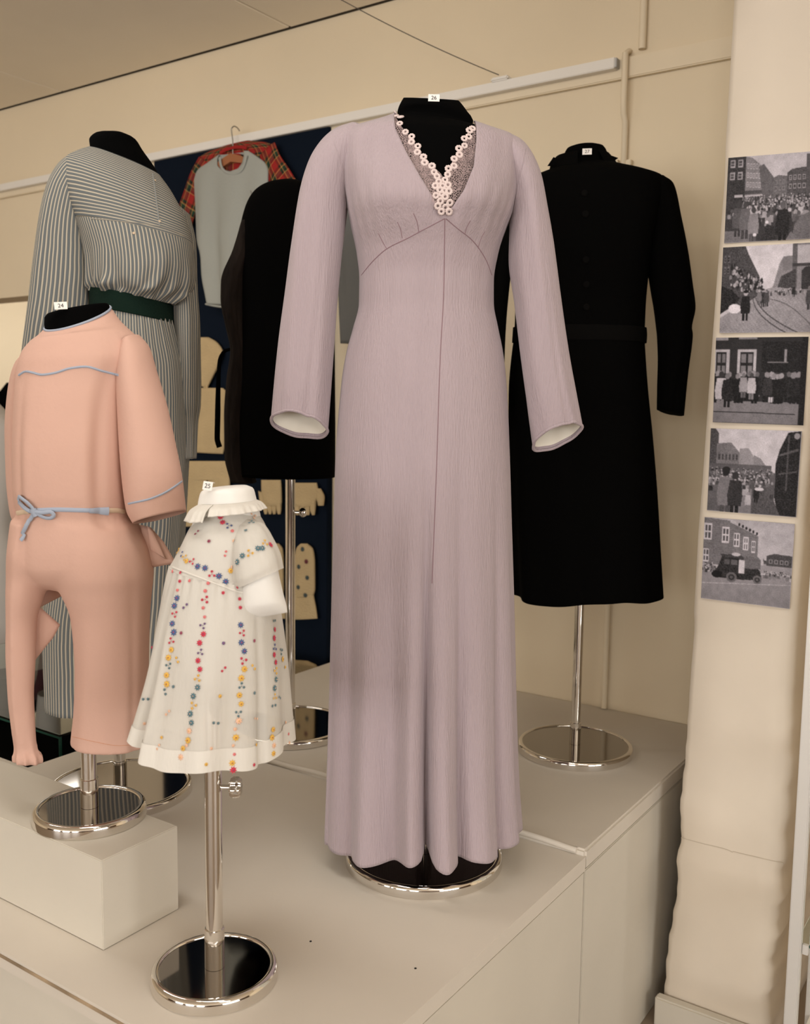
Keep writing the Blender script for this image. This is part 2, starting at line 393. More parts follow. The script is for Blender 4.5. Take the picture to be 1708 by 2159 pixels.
for k_, pts in enumerate(([(1436, 1766), (1480, 1778), (1535, 1792), (1545, 1797)], [(1545, 1795), (1600, 1808), (1652, 1820)]  )):
    tube('plaster_crack', [Vector(on_y(x, y, YP-.0004)) for x, y in dense(pts, 6)], .0009, cm, pil, n=6)
bz = on_y(1393, 2106, YP-.03)
struct(box('baseboard_pillar', bz.x-.015, on_y(1640, 2159, YP-.03).x, YP-.03, YP-.003, ZF, bz.z, BOXP, bev=.004))

# the platform (display stage): L-shaped front deck, slightly higher back deck
XS, YFR, YST = -.757, .878, 1.782       # right side, front edge, step
XLB, YLB = -2.112, 1.398                # notch corner on the left
plat = bpy.data.objects.new('display_platform', None); COL.objects.link(plat); plat.location = (0, 0, 0)
tag(plat, 'large cream painted stage carrying all the dressed stands', 'platform')
dk = [(XS-3.4, YFR), (XS, YFR), (XS, YST), (XLB, YST), (XLB, YLB), (XS-3.4, YLB)]
mk('front_deck', [(x, y, 0) for x, y in dk]+[(x, y, -.03) for x, y in dk], [tuple(range(6)), tuple(range(11, 5, -1))]+[(i, i+6, (i+1) % 6+6, (i+1) % 6) for i in range(6)], PLAT, plat, False)
bdk = box('back_deck', XLB, XS, YST+.001, YW-.001, -.03, .014, PLAT, plat, bev=.005)
box('front_panel', XS-3.39, XS-.012, YFR+.010, YFR+.03, ZF, -.0305, BOXP, plat, bev=0)
box('edge_strip', XS-3.39, XS-.011, YFR-.0025, YFR-.0004, -.0095, -.005, mat('scuffed_edge', (.30, .22, .14), .8, var=.5, vscale=14), plat, bev=0)
box('side_panel', XS-.03, XS-.0006, YFR+.012, YST-.003, ZF, -.0305, BOXP, plat, bev=.002)
box('side_panel', XS-.03, XS-.0006, YST+.003, YW-.002, ZF, -.0305, BOXP, plat, bev=.002)
box('notch_panel', XLB+.01, XLB+.03, YLB+.01, YW-.002, ZF, -.0305, GEDGE, plat, bev=0)
box('notch_panel', XS-3.39, XLB+.01, YLB-.03, YLB-.012, ZF, -.0305, BOXP, plat, bev=0)
# painted cloth lip along the step
lip = []
for i in range(60):
    t = i/59; lip.append((XLB+.03+(XS-XLB-.05)*t, YST+.002+.002*math.sin(t*17), .010+.002*math.sin(t*29)))
tube('step_lip', lip, .0065, PLAT, plat, n=10)
for (x, y) in ((655, 1985), (876, 2042)):
    p = on_z(x, y, 0); lathe('paint_speck', [(.0025, -.001), (.002, .0008), (.0005, .001)], INK, plat, n=8, origin=p)

# low plinth box
bz0 = on_z(218, 2005, 0); ZB = .160
pb_ = box('plinth_box', bz0.x-1.0, bz0.x, bz0.y, bz0.y+.168, 0.0005, ZB, BOXP, bev=.0015)
tag(pb_, 'low cream painted box carrying the apricot romper stand', 'plinth')

# front and right walls behind the camera with frames added around the assumed windows
FRM = WHITE
PANELW = mat('dark_wood_panelling', (.13, .085, .055), .5, var=.2, vscale=3, stretch=(6, 6, .6))
def assumed_window_wall():
    # front wall pieces between the assumed windows
    zs0, zs1 = .12, 2.08
    xs = [XL]; 
    for x, w in ASSUMED_WIN_F: xs += [x-w/2, x+w/2]
    xs.append(XR+.2)
    k = 1
    for i in range(0, len(xs), 2): struct(box('wall_front', xs[i], xs[i+1], YF-.12, YF, zs0, zs1, PANELW, bev=0))
    struct(box('wall_front', XL, XR+.2, YF-.12, YF, ZF, zs0, PANELW, bev=0)); struct(box('wall_front', XL, XR+.2, YF-.12, YF, zs1, ZC+.02, PANELW, bev=0))
    for i, (x, w) in enumerate(ASSUMED_WIN_F):
        wn = struct(bpy.data.objects.new('assumed_window_%d' % (i+1), None)); COL.objects.link(wn)  # assumed window, added out of view around its area light
        for xx in (x-w/2+.03, x, x+w/2-.03): box('assumed_window_frame', xx-.025, xx+.025, YF-.0, YF+.05, zs0, zs1, FRM, wn)
        for zz in (zs0+.03, 1.3, zs1-.03): box('assumed_window_frame', x-w/2, x+w/2, YF+.0, YF+.049, zz-.025, zz+.025, FRM, wn)
    ys0, ys1 = -3.0, .6
    struct(box('wall_right', XR, XR+.12, YF, ys0, ZF, ZC, PANELW, bev=0)); struct(box('wall_right', XR, XR+.12, ys1, YW, ZF, ZC, PANELW, bev=0))
    struct(box('wall_right', XR, XR+.12, ys0, ys1, ZF, zs0, PANELW, bev=0)); struct(box('wall_right', XR, XR+.12, ys0, ys1, zs1, ZC, PANELW, bev=0))
    wn = struct(bpy.data.objects.new('assumed_window_4', None)); COL.objects.link(wn)  # assumed right-hand window, likewise added out of view
    for yy in (ys0+.03, -1.2, ys1-.03): box('assumed_window_frame', XR-.05, XR, yy-.025, yy+.025, zs0, zs1, FRM, wn)
    for zz in (zs0+.03, 1.3, zs1-.03): box('assumed_window_frame', XR-.049, XR, ys0, ys1, zz-.025, zz+.025, FRM, wn)
assumed_window_wall()
# added out-of-view ceiling fittings, put in to brighten the tops of stage and plinth
FILLW = mat('fill_lamp_diffuser', (.85, .83, .78), .4)
FILLW.node_tree.nodes['Principled BSDF'].inputs['Emission Color'].default_value = (1, .96, .9, 1); FILLW.node_tree.nodes['Principled BSDF'].inputs['Emission Strength'].default_value = 1.5
for x, y, nm in ((-2.7, 1.0, 'over the left of the stage front'), (-.9, .7, 'over the middle of the stage front'), (.9, .2, 'towards the assumed right-hand window')):
    lm = empty('fill_lamp', Frame((x, y, ZC-.06), 0), 'added unseen white fluorescent fill lamp '+nm, 'lamp')
    box('housing', -.62, .62, -.16, .16, .03, .0595, WHITE, lm); box('diffuser', -.6, .6, -.14, .14, .012, .0299, FILLW, lm)
    l = area('fill_lamp_light', (x, y, ZC-.055), (0, 0, 0), 1.2, .28, 8.5, (1, .95, .88))
# room seen through the opening on the left
struct(box('wall_far', XL, xo+2, 6.6, 6.75, ZF, ZC, mat('far_white', (.72, .69, .62), .8), bev=0))
struct(box('wall_left', XL-.1, XL, YF, 6.7, ZF, ZC, WALL, bev=0))

# ================================================================== MANNEQUINS AND CLOTHES
def stand(fr, root, D, ztop, pr, x=0.0, knob=None, knobz=.5, lobed=False, zsock=.055):
    R = D/2; t = .024
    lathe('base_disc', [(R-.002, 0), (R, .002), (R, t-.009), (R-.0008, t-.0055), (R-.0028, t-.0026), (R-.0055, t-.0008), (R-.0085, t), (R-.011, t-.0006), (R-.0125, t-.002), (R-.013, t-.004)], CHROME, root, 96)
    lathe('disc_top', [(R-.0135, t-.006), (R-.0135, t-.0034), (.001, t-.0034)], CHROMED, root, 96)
    lathe('pole_socket', [(pr+.0022, t-.003), (pr+.0022, t+zsock), (pr+.0008, t+zsock+.001)], CHROME, root, 32, (x, 0, 0))
    lathe('pole', [(pr, t), (pr, ztop)], CHROME, root, 32, (x, 0, 0))
    if knob is not None:
        sx = 1 if knob > 0 else -1
        tube('knob_screw', [(x+pr*.6*sx, 0, knobz), (x+sx*(pr+.016), 0, knobz)], .0042, CHROME, root, n=12)
        if lobed:
            v = []; f = []; n = 40
            for i, (h, s) in enumerate(((0, .8), (.004, 1), (.014, 1), (.018, .8))):
                for j in range(n):
                    q = 2*PI*j/n; r = (.0145+.0022*math.cos(6*q))*s; v.append((x+sx*(pr+.013+h), r*math.cos(q), knobz+r*math.sin(q)))
            for i in range(3):
                for j in range(n): f.append((i*n+j, i*n+(j+1) % n, (i+1)*n+(j+1) % n, (i+1)*n+j))
            f += [tuple(range(n-1, -1, -1)), tuple(range(3*n, 4*n))]
            mk('thumb_knob', v, f, CHROME, root).data.set_sharp_from_angle(angle=.7)
        else:
            rings = [(.002, 0), (.009, .002), (.013, .008), (.013, .014), (.009, .020), (.002, .022)]
            v = []; f = []; n = 24
            for r, h in rings:
                for j in range(n): q = 2*PI*j/n; v.append((x+sx*(pr+.010+h), r*math.cos(q), knobz+r*math.sin(q)))
            for i in range(len(rings)-1):
                for j in range(n): f.append((i*n+j, i*n+(j+1) % n, (i+1)*n+(j+1) % n, (i+1)*n+j))
            f += [tuple(range(n-1, -1, -1)), tuple(range((len(rings)-1)*n, len(rings)*n))]
            mk('thumb_knob', v, f, CHROME, root).data.set_sharp_from_angle(angle=.7)
def text_mesh(txt, size):
    cu = bpy.data.curves.new('t', 'FONT'); cu.body = txt; cu.size = size; cu.align_x = 'CENTER'; cu.align_y = 'CENTER'; cu.extrude = .0001
    o = bpy.data.objects.new('t', cu); COL.objects.link(o)
    dg = bpy.context.evaluated_depsgraph_get(); me = bpy.data.meshes.new_from_object(o.evaluated_get(dg))
    bpy.data.objects.remove(o); return me
def number_tag(txt, fr, px, py, w, h, dd, rot, label, ry=0.0, lean=-.25):
    p = fr.M @ fr.L(px, py, dd); d = (CAM-p); d.z = 0; yaw = math.atan2(d.y, d.x)+PI/2
    o = bpy.data.objects.new('number_tag', None); COL.objects.link(o); o.location = p; o.rotation_euler = (lean, rot, yaw+ry); tag(o, label, 'number tag')
    s = (p-CAM).length/FPX; W_, H_ = w*s, h*s
    # folded card: front leaf and top return
    v = []; f = []
    prof = [(-.0006, -H_/2), (0, -H_/2), (0, H_/2), (.010, H_/2+.001), (.010, H_/2+.0016), (-.0006, H_/2+.0008)]
    prof = [(y, z) for y, z in prof]
    for x in (-W_/2, W_/2): v += [(x, y, z) for y, z in prof]
    k = len(prof); f = [tuple(range(k)), tuple(range(2*k-1, k-1, -1))]+[(i, i+k, (i+1) % k+k, (i+1) % k) for i in range(k)]
    mk('card', v, f, PAPER, o, False)
    me = text_mesh(txt, H_*.78); t = link('printed_number', me, INK, o, False); t.rotation_euler = (PI/2, 0, 0); t.location = (0, -.0009, 0)
    return o

# ---------------------------------------------------------------- A. lavender evening dress
fA = Frame(on_z(893, 1814, 0), YAW)
mA = empty('mannequin', fA, 'black dress form on round chrome base under the lavender gown', 'mannequin')
stand(fA, mA, .322, .95, .0145)
ROWA = [(835, 240, 1003, 264, .056, .022), (802, 254, 1035, 275, .070, .017), (764, 266, 1068, 286, .082, .01), (727, 279, 1092, 296, .092, .004),
        (709, 300, 1104, 316, .098, 0), (711, 340, 1101, 350, .108, -.003), (724, 395, 1094, 400, .122, -.008), (733, 440, 1082, 445, .128, -.010), (741, 480, 1067, 482, .122, -.006),
        (753, 540, 1049, 540, .108, 0), (758, 590, 1041, 590, .100, 0), (757, 640, 1041, 640, .100, 0), (745, 690, 1050, 690, .106, 0), (731, 740, 1060, 740, .113, 0),
        (722, 790, 1066, 790, .120, 0), (716, 850, 1070, 850, .126, 0), (708, 950, 1074, 950, .132, 0), (703, 1100, 1078, 1100, .138, 0), (697, 1300, 1083, 1300, .143, 0),
        (692, 1500, 1086, 1500, .150, 0), (688, 1650, 1090, 1650, .157, 0), (685, 1752, 1096, 1748, .162, 0)]
rA = Rows(fA, ROWA); rAi = Rows(fA, ROWA[:16], grow=-.007)
neckA = [(851, 206, 967, 212, .044, .02, -.28), (849, 209, 970, 215, .046, .02, -.25), (840, 228, 985, 236, .055, .02, -.1), (838, 238, 998, 258, .054, .022)]
torsoA = loft('torso', Rows(fA, neckA + [(r[0]+7, r[1]+4, r[2]-7, r[3]+4, r[4]-.007, *r[5:]) for r in ROWA[:16]]), BLACK, mA, 80, 90, caps=(True, True))
gA = empty('evening_dress', fA, 'long lavender crepe evening dress with lace V-neck', 'dress')
VLl = np.array([(830, 237), (834, 273), (857, 327), (887, 386), (921, 443), (934, 454), (938, 459)]); VRr = np.array([(1006, 268), (1004, 298), (995, 357), (973, 413), (951, 448), (941, 456), (938, 459)])
def toxz(fr, P, dd): q = [fr.L(x, y, dd) for x, y in P]; q.sort(key=lambda p: p.z); return np.array([p.z for p in q]), np.array([p.x for p in q])
zl, xl_ = toxz(fA, VLl, -.09); zr, xr2 = toxz(fA, VRr, -.09)
def arcA(c, a, e1):
    xl = np.interp(c[:, 2], zl, xl_); xr = np.interp(c[:, 2], zr, xr2)
    below = c[:, 2] < zl[0]
    tl = np.arcsin(np.clip((xl-c[:, 0])/a, -1, 1)); tr = np.arcsin(np.clip((xr-c[:, 0])/a, -1, 1))
    mid = np.arcsin(np.clip((xl_[0]-c[:, 0])/a, -1, 1)); tl = np.where(below, mid, tl); tr = np.where(below, mid, tr)
    return tr, tl+2*PI
def foldA(th, v, a):
    t = (th+PI) % (2*PI)-PI
    s = np.clip((v-.47)/.53, 0, 1)**1.5
    o = (.022*gauss(t, -.115, .075) - .060*gauss(t, .035, .036) + .026*gauss(t, .19, .10) - .030*gauss(t, .40, .05) + .012*gauss(t, .62, .12) - .022*gauss(t, .92, .07) + .008*gauss(t, 1.15, .1)
         - .022*gauss(t, -.33, .10) + .018*gauss(t, -.58, .12) - .014*gauss(t, -.86, .08) + .006*gauss(t, -1.1, .12))*s
    o = o+s*.006*np.sin(9*t)*(np.abs(t) > 1.2)
    # gathers under the bust and soft strain
    bust = np.exp(-((v-.175)/.05)**2)
    o = o + bust*(.009*gauss(t, -.55, .38)+.009*gauss(t, .62, .36) - .006*gauss(t, .08, .16))
    o = o + .0012*np.sin(30*t+3)*np.exp(-((v-.2)/.03)**2) + .0008*np.sin(t*17+v*30)*np.clip(1-v*2, 0, 1)
    return o
def hemA(th, v):
    t = (th+PI) % (2*PI)-PI; e = np.clip((v-.75)/.25, 0, 1)**2
    return e*(.006*np.sin(5*t+1)+.008*gauss(t, 0, .5)-.012*gauss(t, -1.0, .25) - .016*gauss(t, .19, .15) + .012*gauss(t, .03, .05))
bodA = loft('gown_body', rA, LAV, gA, 240, 230, mod=foldA, arc=arcA, hem=hemA, solid=.0015)
SLl = [(740, 262, 800, 300, .045, .005), (712, 272, 770, 330, .054, .003), (685, 292, 750, 368, .060, 0), (655, 335, 735, 410, .062, -.002), (634, 400, 730, 455, .060, -.005), (619, 500, 722, 525, .058, -.010),
       (604, 620, 713, 630, .055, -.015), (590, 720, 706, 725, .050, -.02), (578, 820, 698, 825, .044, -.025, .2), (571, 884, 691, 907, .036, -.028, .70)]
SRl = [(1000, 300, 1070, 284, .045, .005), (1030, 325, 1100, 300, .054, .003), (1055, 365, 1120, 325, .060, 0), (1070, 415, 1140, 372, .062, -.002), (1076, 470, 1152, 435, .060, -.005), (1074, 545, 1166, 522, .058, -.012),
       (1085, 640, 1179, 625, .055, -.018), (1098, 760, 1196, 742, .050, -.024), (1111, 860, 1213, 835, .044, -.028, .2), (1123, 936, 1226, 904, .036, -.030, .65)]
def slmod(seed, amp=.003):
    def f(th, v, a):
        o = wav(th, v*3, seed, amp*np.clip(v*2.5, 0, 1), (2, 3, 5, 7))
        return o - .004*gauss((th+PI) % (2*PI)-PI, .35, .12)*np.clip((v-.3)*2, 0, 1)
    return f
slv = []
for rows, sd in ((SLl, 3), (SRl, 9)):
    rw = Rows(fA, rows); s_ = loft('sleeve', rw, LAV, gA, 72, 110, mod=slmod(sd), solid=.0012); slv.append(s_)
    loft('sleeve_lining', Rows(fA, rows, grow=-.0035), LINING, s_, 56, 50, mod=slmod(sd), s0=.6, s1=.992)
    # turned rim of the cuff
    q = rw.at([rw.s[-1]])[0]; A_, B_ = Vector(q[:3]), Vector(q[3:6]); c_ = (A_+B_)/2; a_ = (B_-A_).length/2; e_ = (B_-A_).normalized(); pts = []
    th = np.linspace(-PI, PI, 48, endpoint=False); of = slmod(sd)(th, np.ones(48), a_)
    for t, o_ in zip(th, of):
        pts.append(c_+e_*((a_+o_-.001)*math.sin(t))+Vector((0, -(q[6]+o_-.001)*math.cos(t), q[7]*(q[6]+o_)*math.cos(t))))
    tube('cuff_hem', pts, .003, LAV, s_, n=8, closed=True)
tA = bvh([bodA], fA.M)
for pts in ([(938, 461), (905, 478), (860, 502), (815, 525), (785, 552), (762, 580)], [(940, 461), (965, 482), (995, 506), (1012, 527), (1027, 553), (1037, 580)], [(938, 461), (936, 600), (928, 760), (920, 1000), (911, 1230)]):
    seam('seam', tA, fA, pts, .0010, SEAM, gA, lift=-.0003)
for pts in ([(798, 492), (806, 508), (815, 524)], [(838, 468), (845, 485), (848, 502)], [(872, 450), (880, 470), (883, 489)], [(992, 465), (984, 480), (980, 494)], [(1022, 488), (1013, 506), (1008, 522)]):
    seam('gather_pleat', tA, fA, pts, .0008, SEAM, gA, lift=-.0002, step=4)
for pts in ([(704, 300), (718, 340), (727, 390), (729, 440)], [(1108, 312), (1102, 345), (1092, 400), (1082, 450)]):
    seam('armhole_seam', bvh([bodA]+slv, fA.M), fA, pts, .0008, LAV, gA)
# lace inset
ROWL = [(r[0]+4, r[1]+2, r[2]-4, r[3]+2, r[4]-.003, *r[5:]) for r in ROWA[:11]]
il = np.array([(834, 238), (843, 262), (858, 283), (872, 303), (886, 325), (900, 348), (916, 364), (928, 376), (937, 392), (938, 459)]); ir = np.array([(1003, 264), (994, 285), (980, 300), (968, 318), (957, 338), (948, 357), (941, 374), (937, 392), (938, 459)])
rl = Rows(fA, ROWL)
for side in (0, 1):
    zi, xi = toxz(fA, il if side == 0 else ir, -.09); zo_, xo_ = (zl, xl_) if side == 0 else (zr, xr2)
    def arcL(c, a, e1, zi=zi, xi=xi, zo_=zo_, xo_=xo_, side=side):
        z = np.maximum(c[:, 2], zo_[0]+.001)
        o = np.interp(z, zo_, xo_)+(-.006 if side == 0 else .006); i_ = np.interp(z, zi, xi)
        o = np.where(c[:, 2] < zo_[0], i_, o)
        to = np.arcsin(np.clip((o-c[:, 0])/a, -1, 1)); ti = np.arcsin(np.clip((i_-c[:, 0])/a, -1, 1))
        return (to, ti) if side == 0 else (ti, to)
    loft('net_inset', rl, LACE, gA, 16, 60, arc=arcL, s0=0, s1=float(np.interp(-zl[0], -((rl.P[:, 2]+rl.P[:, 5])/2), rl.s)/rl.s[-1]))
# crocheted rosettes along the lace edge
RC = [(562, 232), (548, 282), (590, 290), (583, 342), (632, 412), (685, 450), (683, 497), (737, 533), (733, 585), (785, 625), (795, 675), (857, 703), (875, 755), (900, 790), (915, 835), (885, 870), (925, 905), (890, 950), (968, 960), (928, 995), (908, 1033), (970, 1045), (940, 1080), (1000, 1080),
      (1200, 385), (1175, 400), (1168, 452), (1130, 468), (1133, 528), (1085, 553), (1090, 607), (1045, 643), (1043, 703), (997, 725), (990, 775), (968, 820), (992, 862), (1000, 915), (1008, 1005), (946, 870), (962, 912), (940, 935)]
def rosette_mesh():
    v = []; f = []; n, k = 32, 8
    for i in range(n):
        q = 2*PI*i/n; R = .0041+.0004*math.cos(9*q)
        for j in range(k):
            w = 2*PI*j/k; rr = R+.0023*math.cos(w); v.append((rr*math.cos(q), rr*math.sin(q), .0016*math.sin(w)))
    for i in range(n):
        for j in range(k): f.append((i*k+j, ((i+1) % n)*k+j, ((i+1) % n)*k+(j+1) % k, i*k+(j+1) % k))
    me = bpy.data.meshes.new('lace_rosette'); me.from_pydata(v, [], f); me.materials.append(ROS); me.polygons.foreach_set('use_smooth', [True]*len(f)); return me
RM = rosette_mesh()
def place(me, name, p, n, parent, scale=1.0, spin=0.0):
    o = bpy.data.objects.new(name, me); COL.objects.link(o); o.parent = parent
    q = n.to_track_quat('Z', 'Y'); o.location = p; o.rotation_mode = 'QUATERNION'
    from mathutils import Quaternion
    o.rotation_quaternion = q @ Quaternion((0, 0, 1), spin); o.scale = (scale,)*3
    return o
tB = bvh([torsoA, bodA], fA.M)
for cx_, cy_ in RC:
    h = hits(tB, fA, [(700+cx_/4.067, 180+cy_/4.067)], .004)
    if h: place(RM, 'lace_rosette', h[0][0], h[0][1], gA, random.uniform(.98, 1.15), random.random()*6)
number_tag('26', fA, 915, 207, 22, 14, -.03, 0.02, 'white number card 26 on the lavender gown\'s dress form')

# ---------------------------------------------------------------- B. child's embroidered dress
fB = Frame(on_z(453, 2062, 0), YAW)
mB = empty('mannequin', fB, 'small white padded child form on tall chrome pole, small round base', 'mannequin')
pk = fB.L(480, 1660)
stand(fB, mB, .203, .62, .0137, 0, 1, pk.z, True, .062)
torB = loft('torso', Rows(fB, [(438, 1030, 520, 1024, .036, .01), (426, 1036, 533, 1030, .042, .01), (420, 1055, 540, 1052, .044, .01), (416, 1080, 546, 1075, .046, .01), (402, 1115, 552, 1105, .058, .005), (388, 1150, 560, 1145, .066, 0),
     (378, 1200, 565, 1210, .070, 0), (380, 1260, 560, 1265, .070, 0), (385, 1330, 556, 1330, .072, 0), (395, 1400, 545, 1400, .068, 0), (430, 1440, 500, 1440, .03, 0)]), MUSLIN, mB, 64, 70, caps=(True, True), mod=lambda th, v, a: wav(th, v*5, 4, .0012))
ARM = [(508, 1170, 560, 1140, .024, -.035), (512, 1205, 580, 1180, .030, -.05), (512, 1240, 590, 1225, .033, -.055), (511, 1270, 598, 1258, .030, -.057), (510, 1292, 604, 1278, .018, -.058), (514, 1306, 606, 1291, .004, -.058)]
loft('arm_stub', Rows(fB, ARM), MUSLIN, mB, 48, 40, caps=(True, True), n_exp=.85)
gB = empty('child_dress', fB, 'sheer white toddler dress embroidered with rows of small coloured flowers', 'dress')
ROWB1 = [(424, 1084, 540, 1078, .048, .008), (402, 1112, 556, 1102, .060, .004), (386, 1145, 570, 1138, .070, 0), (372, 1172, 577, 1180, .078, 0), (361, 1190, 576, 1222, .084, 0)]
bodB = loft('bodice', Rows(fB, ROWB1), VOILE, gB, 110, 40, mod=lambda th, v, a: wav(th, v*3, 21, .0015*v))
ROWB2 = [(361, 1190, 576, 1222, .084, 0), (350, 1232, 584, 1255, .093, 0), (335, 1310, 594, 1320, .110, 0), (320, 1400, 603, 1405, .126, 0), (303, 1480, 609, 1488, .139, 0), (289, 1548, 614, 1562, .150, 0)]
def foldB(th, v, a):
    t = (th+PI) % (2*PI)-PI
    o = .0016*np.sin(34*t)*np.exp(-(v/.12)**2) + v**1.2*(.004*np.sin(7*t+1.2)+.003*np.sin(12*t+.4))
    return o - .020*gauss(t, -.80, .05)*np.clip(v*1.1, 0, 1)+.014*gauss(t, -.66, .09)*np.clip(v*1.1, 0, 1)+.006*gauss(t, -1.0, .12)*v - .008*gauss(t, .83, .05)*v
hemB = lambda th, v: v**3*(.004*np.sin(6*th+.6)+.018*gauss((th+PI) % (2*PI)-PI, -1.0, .22))
skB = loft('skirt', Rows(fB, ROWB2), VOILE, gB, 220, 90, mod=foldB, hem=hemB)
loft('hem_band', Rows(fB, ROWB2, grow=.0012), VOILE2, gB, 220, 22, mod=foldB, hem=lambda th, v: hemB(th, .88+.12*v), s0=.885, s1=1.0)
SLB = [(490, 1120, 525, 1092, .024, -.02), (486, 1150, 555, 1105, .038, -.035), (486, 1190, 578, 1140, .046, -.045), (490, 1222, 592, 1172, .047, -.052), (498, 1243, 597, 1198, .042, -.055, .12)]
slB = loft('puff_sleeve', Rows(fB, SLB), VOILE, gB, 72, 44, mod=lambda th, v, a: wav(th, v*2, 5, .0022, (5, 9, 14)), caps=(True, False))
seam('waist_seam', bvh([bodB, skB], fB.M), fB, [(364, 1196), (390, 1206), (430, 1221), (470, 1236), (505, 1248), (540, 1252)], .0016, VOILE2, gB)
# ruffled collar in two halves
for k, (rows, t0, t1) in enumerate((([(424, 1060, 538, 1054, .046, .006), (409, 1069, 551, 1060, .060, .003), (402, 1084, 560, 1072, .066, 0)], -.32, 2.6), ([(424, 1060, 538, 1054, .046, .006), (404, 1074, 550, 1065, .062, .002), (393, 1096, 558, 1080, .070, -.002)], -3.3, -.36))):
    loft('collar', Rows(fB, rows), VOILE2, gB, 90, 18, arc=lambda c, a, e1, t0=t0, t1=t1: (np.full(len(a), t0), np.full(len(a), t1)), mod=lambda th, v, a: v*(.0016*np.sin(13*th+np.sin(3*th))+.0010*np.sin(31*th+1)), solid=.0012)
def flower_mesh(kind, c1, c2):
    v = []; f = []; mi = []
    def star(cx, cy, r, n, m, z):
        k = len(v); v.append((cx, cy, z))
        for i in range(2*n):
            q = PI*i/n; rr = r*(1 if i % 2 == 0 else .55); v.append((cx+rr*math.cos(q), cy+rr*math.sin(q), 0))
        for i in range(2*n): f.append((k, k+1+i, k+1+(i+1) % (2*n))); mi.append(m)
    if kind == 's': star(0, 0, .0044, 8, 0, .0008); star(0, 0, .0017, 6, 1, .0014)
    if kind == 't':
        for i in range(3):
            q = 2*PI*i/3+.5; star(.0032*math.cos(q), .0032*math.sin(q), .0020, 6, 0, .0008); star(.0032*math.cos(q), .0032*math.sin(q), .0007, 4, 1, .0012)
        star(0, 0, .0008, 4, 0, .0006)
    if kind == 'r': star(0, 0, .0026, 7, 0, .0008); star(0, 0, .0010, 5, 1, .0012)
    if kind == 'd':
        for s in (-1, 1): star(.0006*s, .0025*s, .0020, 6, 0, .0008); star(.0006*s, .0025*s, .0007, 4, 1, .0012)
    me = bpy.data.meshes.new('embroidered_flower'); me.from_pydata(v, [], f); me.materials.append(FLM[c1]); me.materials.append(FLM[c2]); me.polygons.foreach_set('material_index', mi); return me
FM = {}
CTR = {'b': 'r', 'r': 'p', 'y': 'm', 't': 'o', 'p': 'k', 'k': 'o', 'o': 'y', 'm': 'p'}
FL = ('397,680,rr 391,738,rr 376,800,rk 373,855,sb 355,908,sb 357,965,tr 340,1030,sb 351,1090,sb 333,1150,tr 335,1210,sy 314,1265,sy 315,1320,tt 301,1385,sy 303,1447,sy 290,1500,dt '
      '587,752,rk 564,805,rk 566,865,tr 552,922,rk 563,985,rk 551,1045,tp 555,1103,sr 529,1163,sr 535,1228,tp 518,1285,sr 531,1345,sr 515,1408,ty 515,1470,st 486,1530,st 486,1595,ty 465,1652,st 473,1713,st 458,1770,so 450,1835,sy 416,1890,sy 400,1950,so 440,1870,ro '
      '802,860,rr 806,920,rr 808,1040,sb 820,1095,tr 813,1160,sb 833,1220,sb 826,1285,tr 833,1343,sy 812,1405,sy 815,1460,tt 799,1523,sy 811,1583,sy 793,1648,tt 795,1700,so 770,1757,ro 775,1815,sy 757,1870,ro 765,1930,rk 750,1990,sy 757,2038,sr '
      '1037,1010,dt 1040,1070,sr 1037,1130,sr 1040,1195,tb 1037,1245,sr 1047,1297,sr 1047,1355,ty 1050,1415,st 1040,1475,st 1042,1535,ty 1035,1595,dt 1030,1760,sy 1022,1815,sy 1035,1870,so 1032,1925,sy '
      '1085,1220,tt 1095,1275,sy 1112,1330,ry 1073,1540,dt 385,530,ty 408,552,db 425,575,ty 440,600,sy 478,603,tr 515,637,sb 565,648,sb 612,690,tr 660,702,sb 706,740,sb 792,778,rr '
      '510,404,dm 593,463,rm 705,548,dk 672,298,sr 686,335,sr 727,358,tb 752,393,rk 765,460,ro 430,910,dp 402,1095,rm 690,818,rr 690,1165,rp 690,1345,dr 665,1530,ry 637,1715,dt 900,1148,rm 895,1330,dy 902,1508,rt 910,1685,do 912,1865,ry 898,2003,rr 348,1465,rt 375,1280,dy 310,1645,do '
      '268,1815,ry 245,1880,do 155,1550,dt 145,1718,ro 205,1195,dr 460,735,rk 345,670,rk 570,2000,ry 605,1890,ro 790,605,st 823,563,st 875,545,ty 928,513,st 958,512,st 975,475,ty 1013,488,sr 895,290,to 885,335,tt 845,390,rt 740,665,sy 755,640,ro 1135,1790,rk 1140,1850,ro 1115,1710,ro')
tBd = bvh([bodB, skB, slB], fB.M)
for it in FL.split():
    x, y, kc = it.split(','); kind, c = kc
    if kc not in FM: FM[kc] = flower_mesh(kind, c, CTR[c])
    h = hits(tBd, fB, [(260+float(x)/3.271, 1000+float(y)/3.271)], .0016)
    if h: place(FM[kc], 'embroidered_flower', h[0][0], h[0][1], gB, random.uniform(1.15, 1.4), random.random()*6)
number_tag('25', fB, 438, 1025, 20, 17, -.035, .12, 'white number card 25 on the white child form\'s neck', -.3)

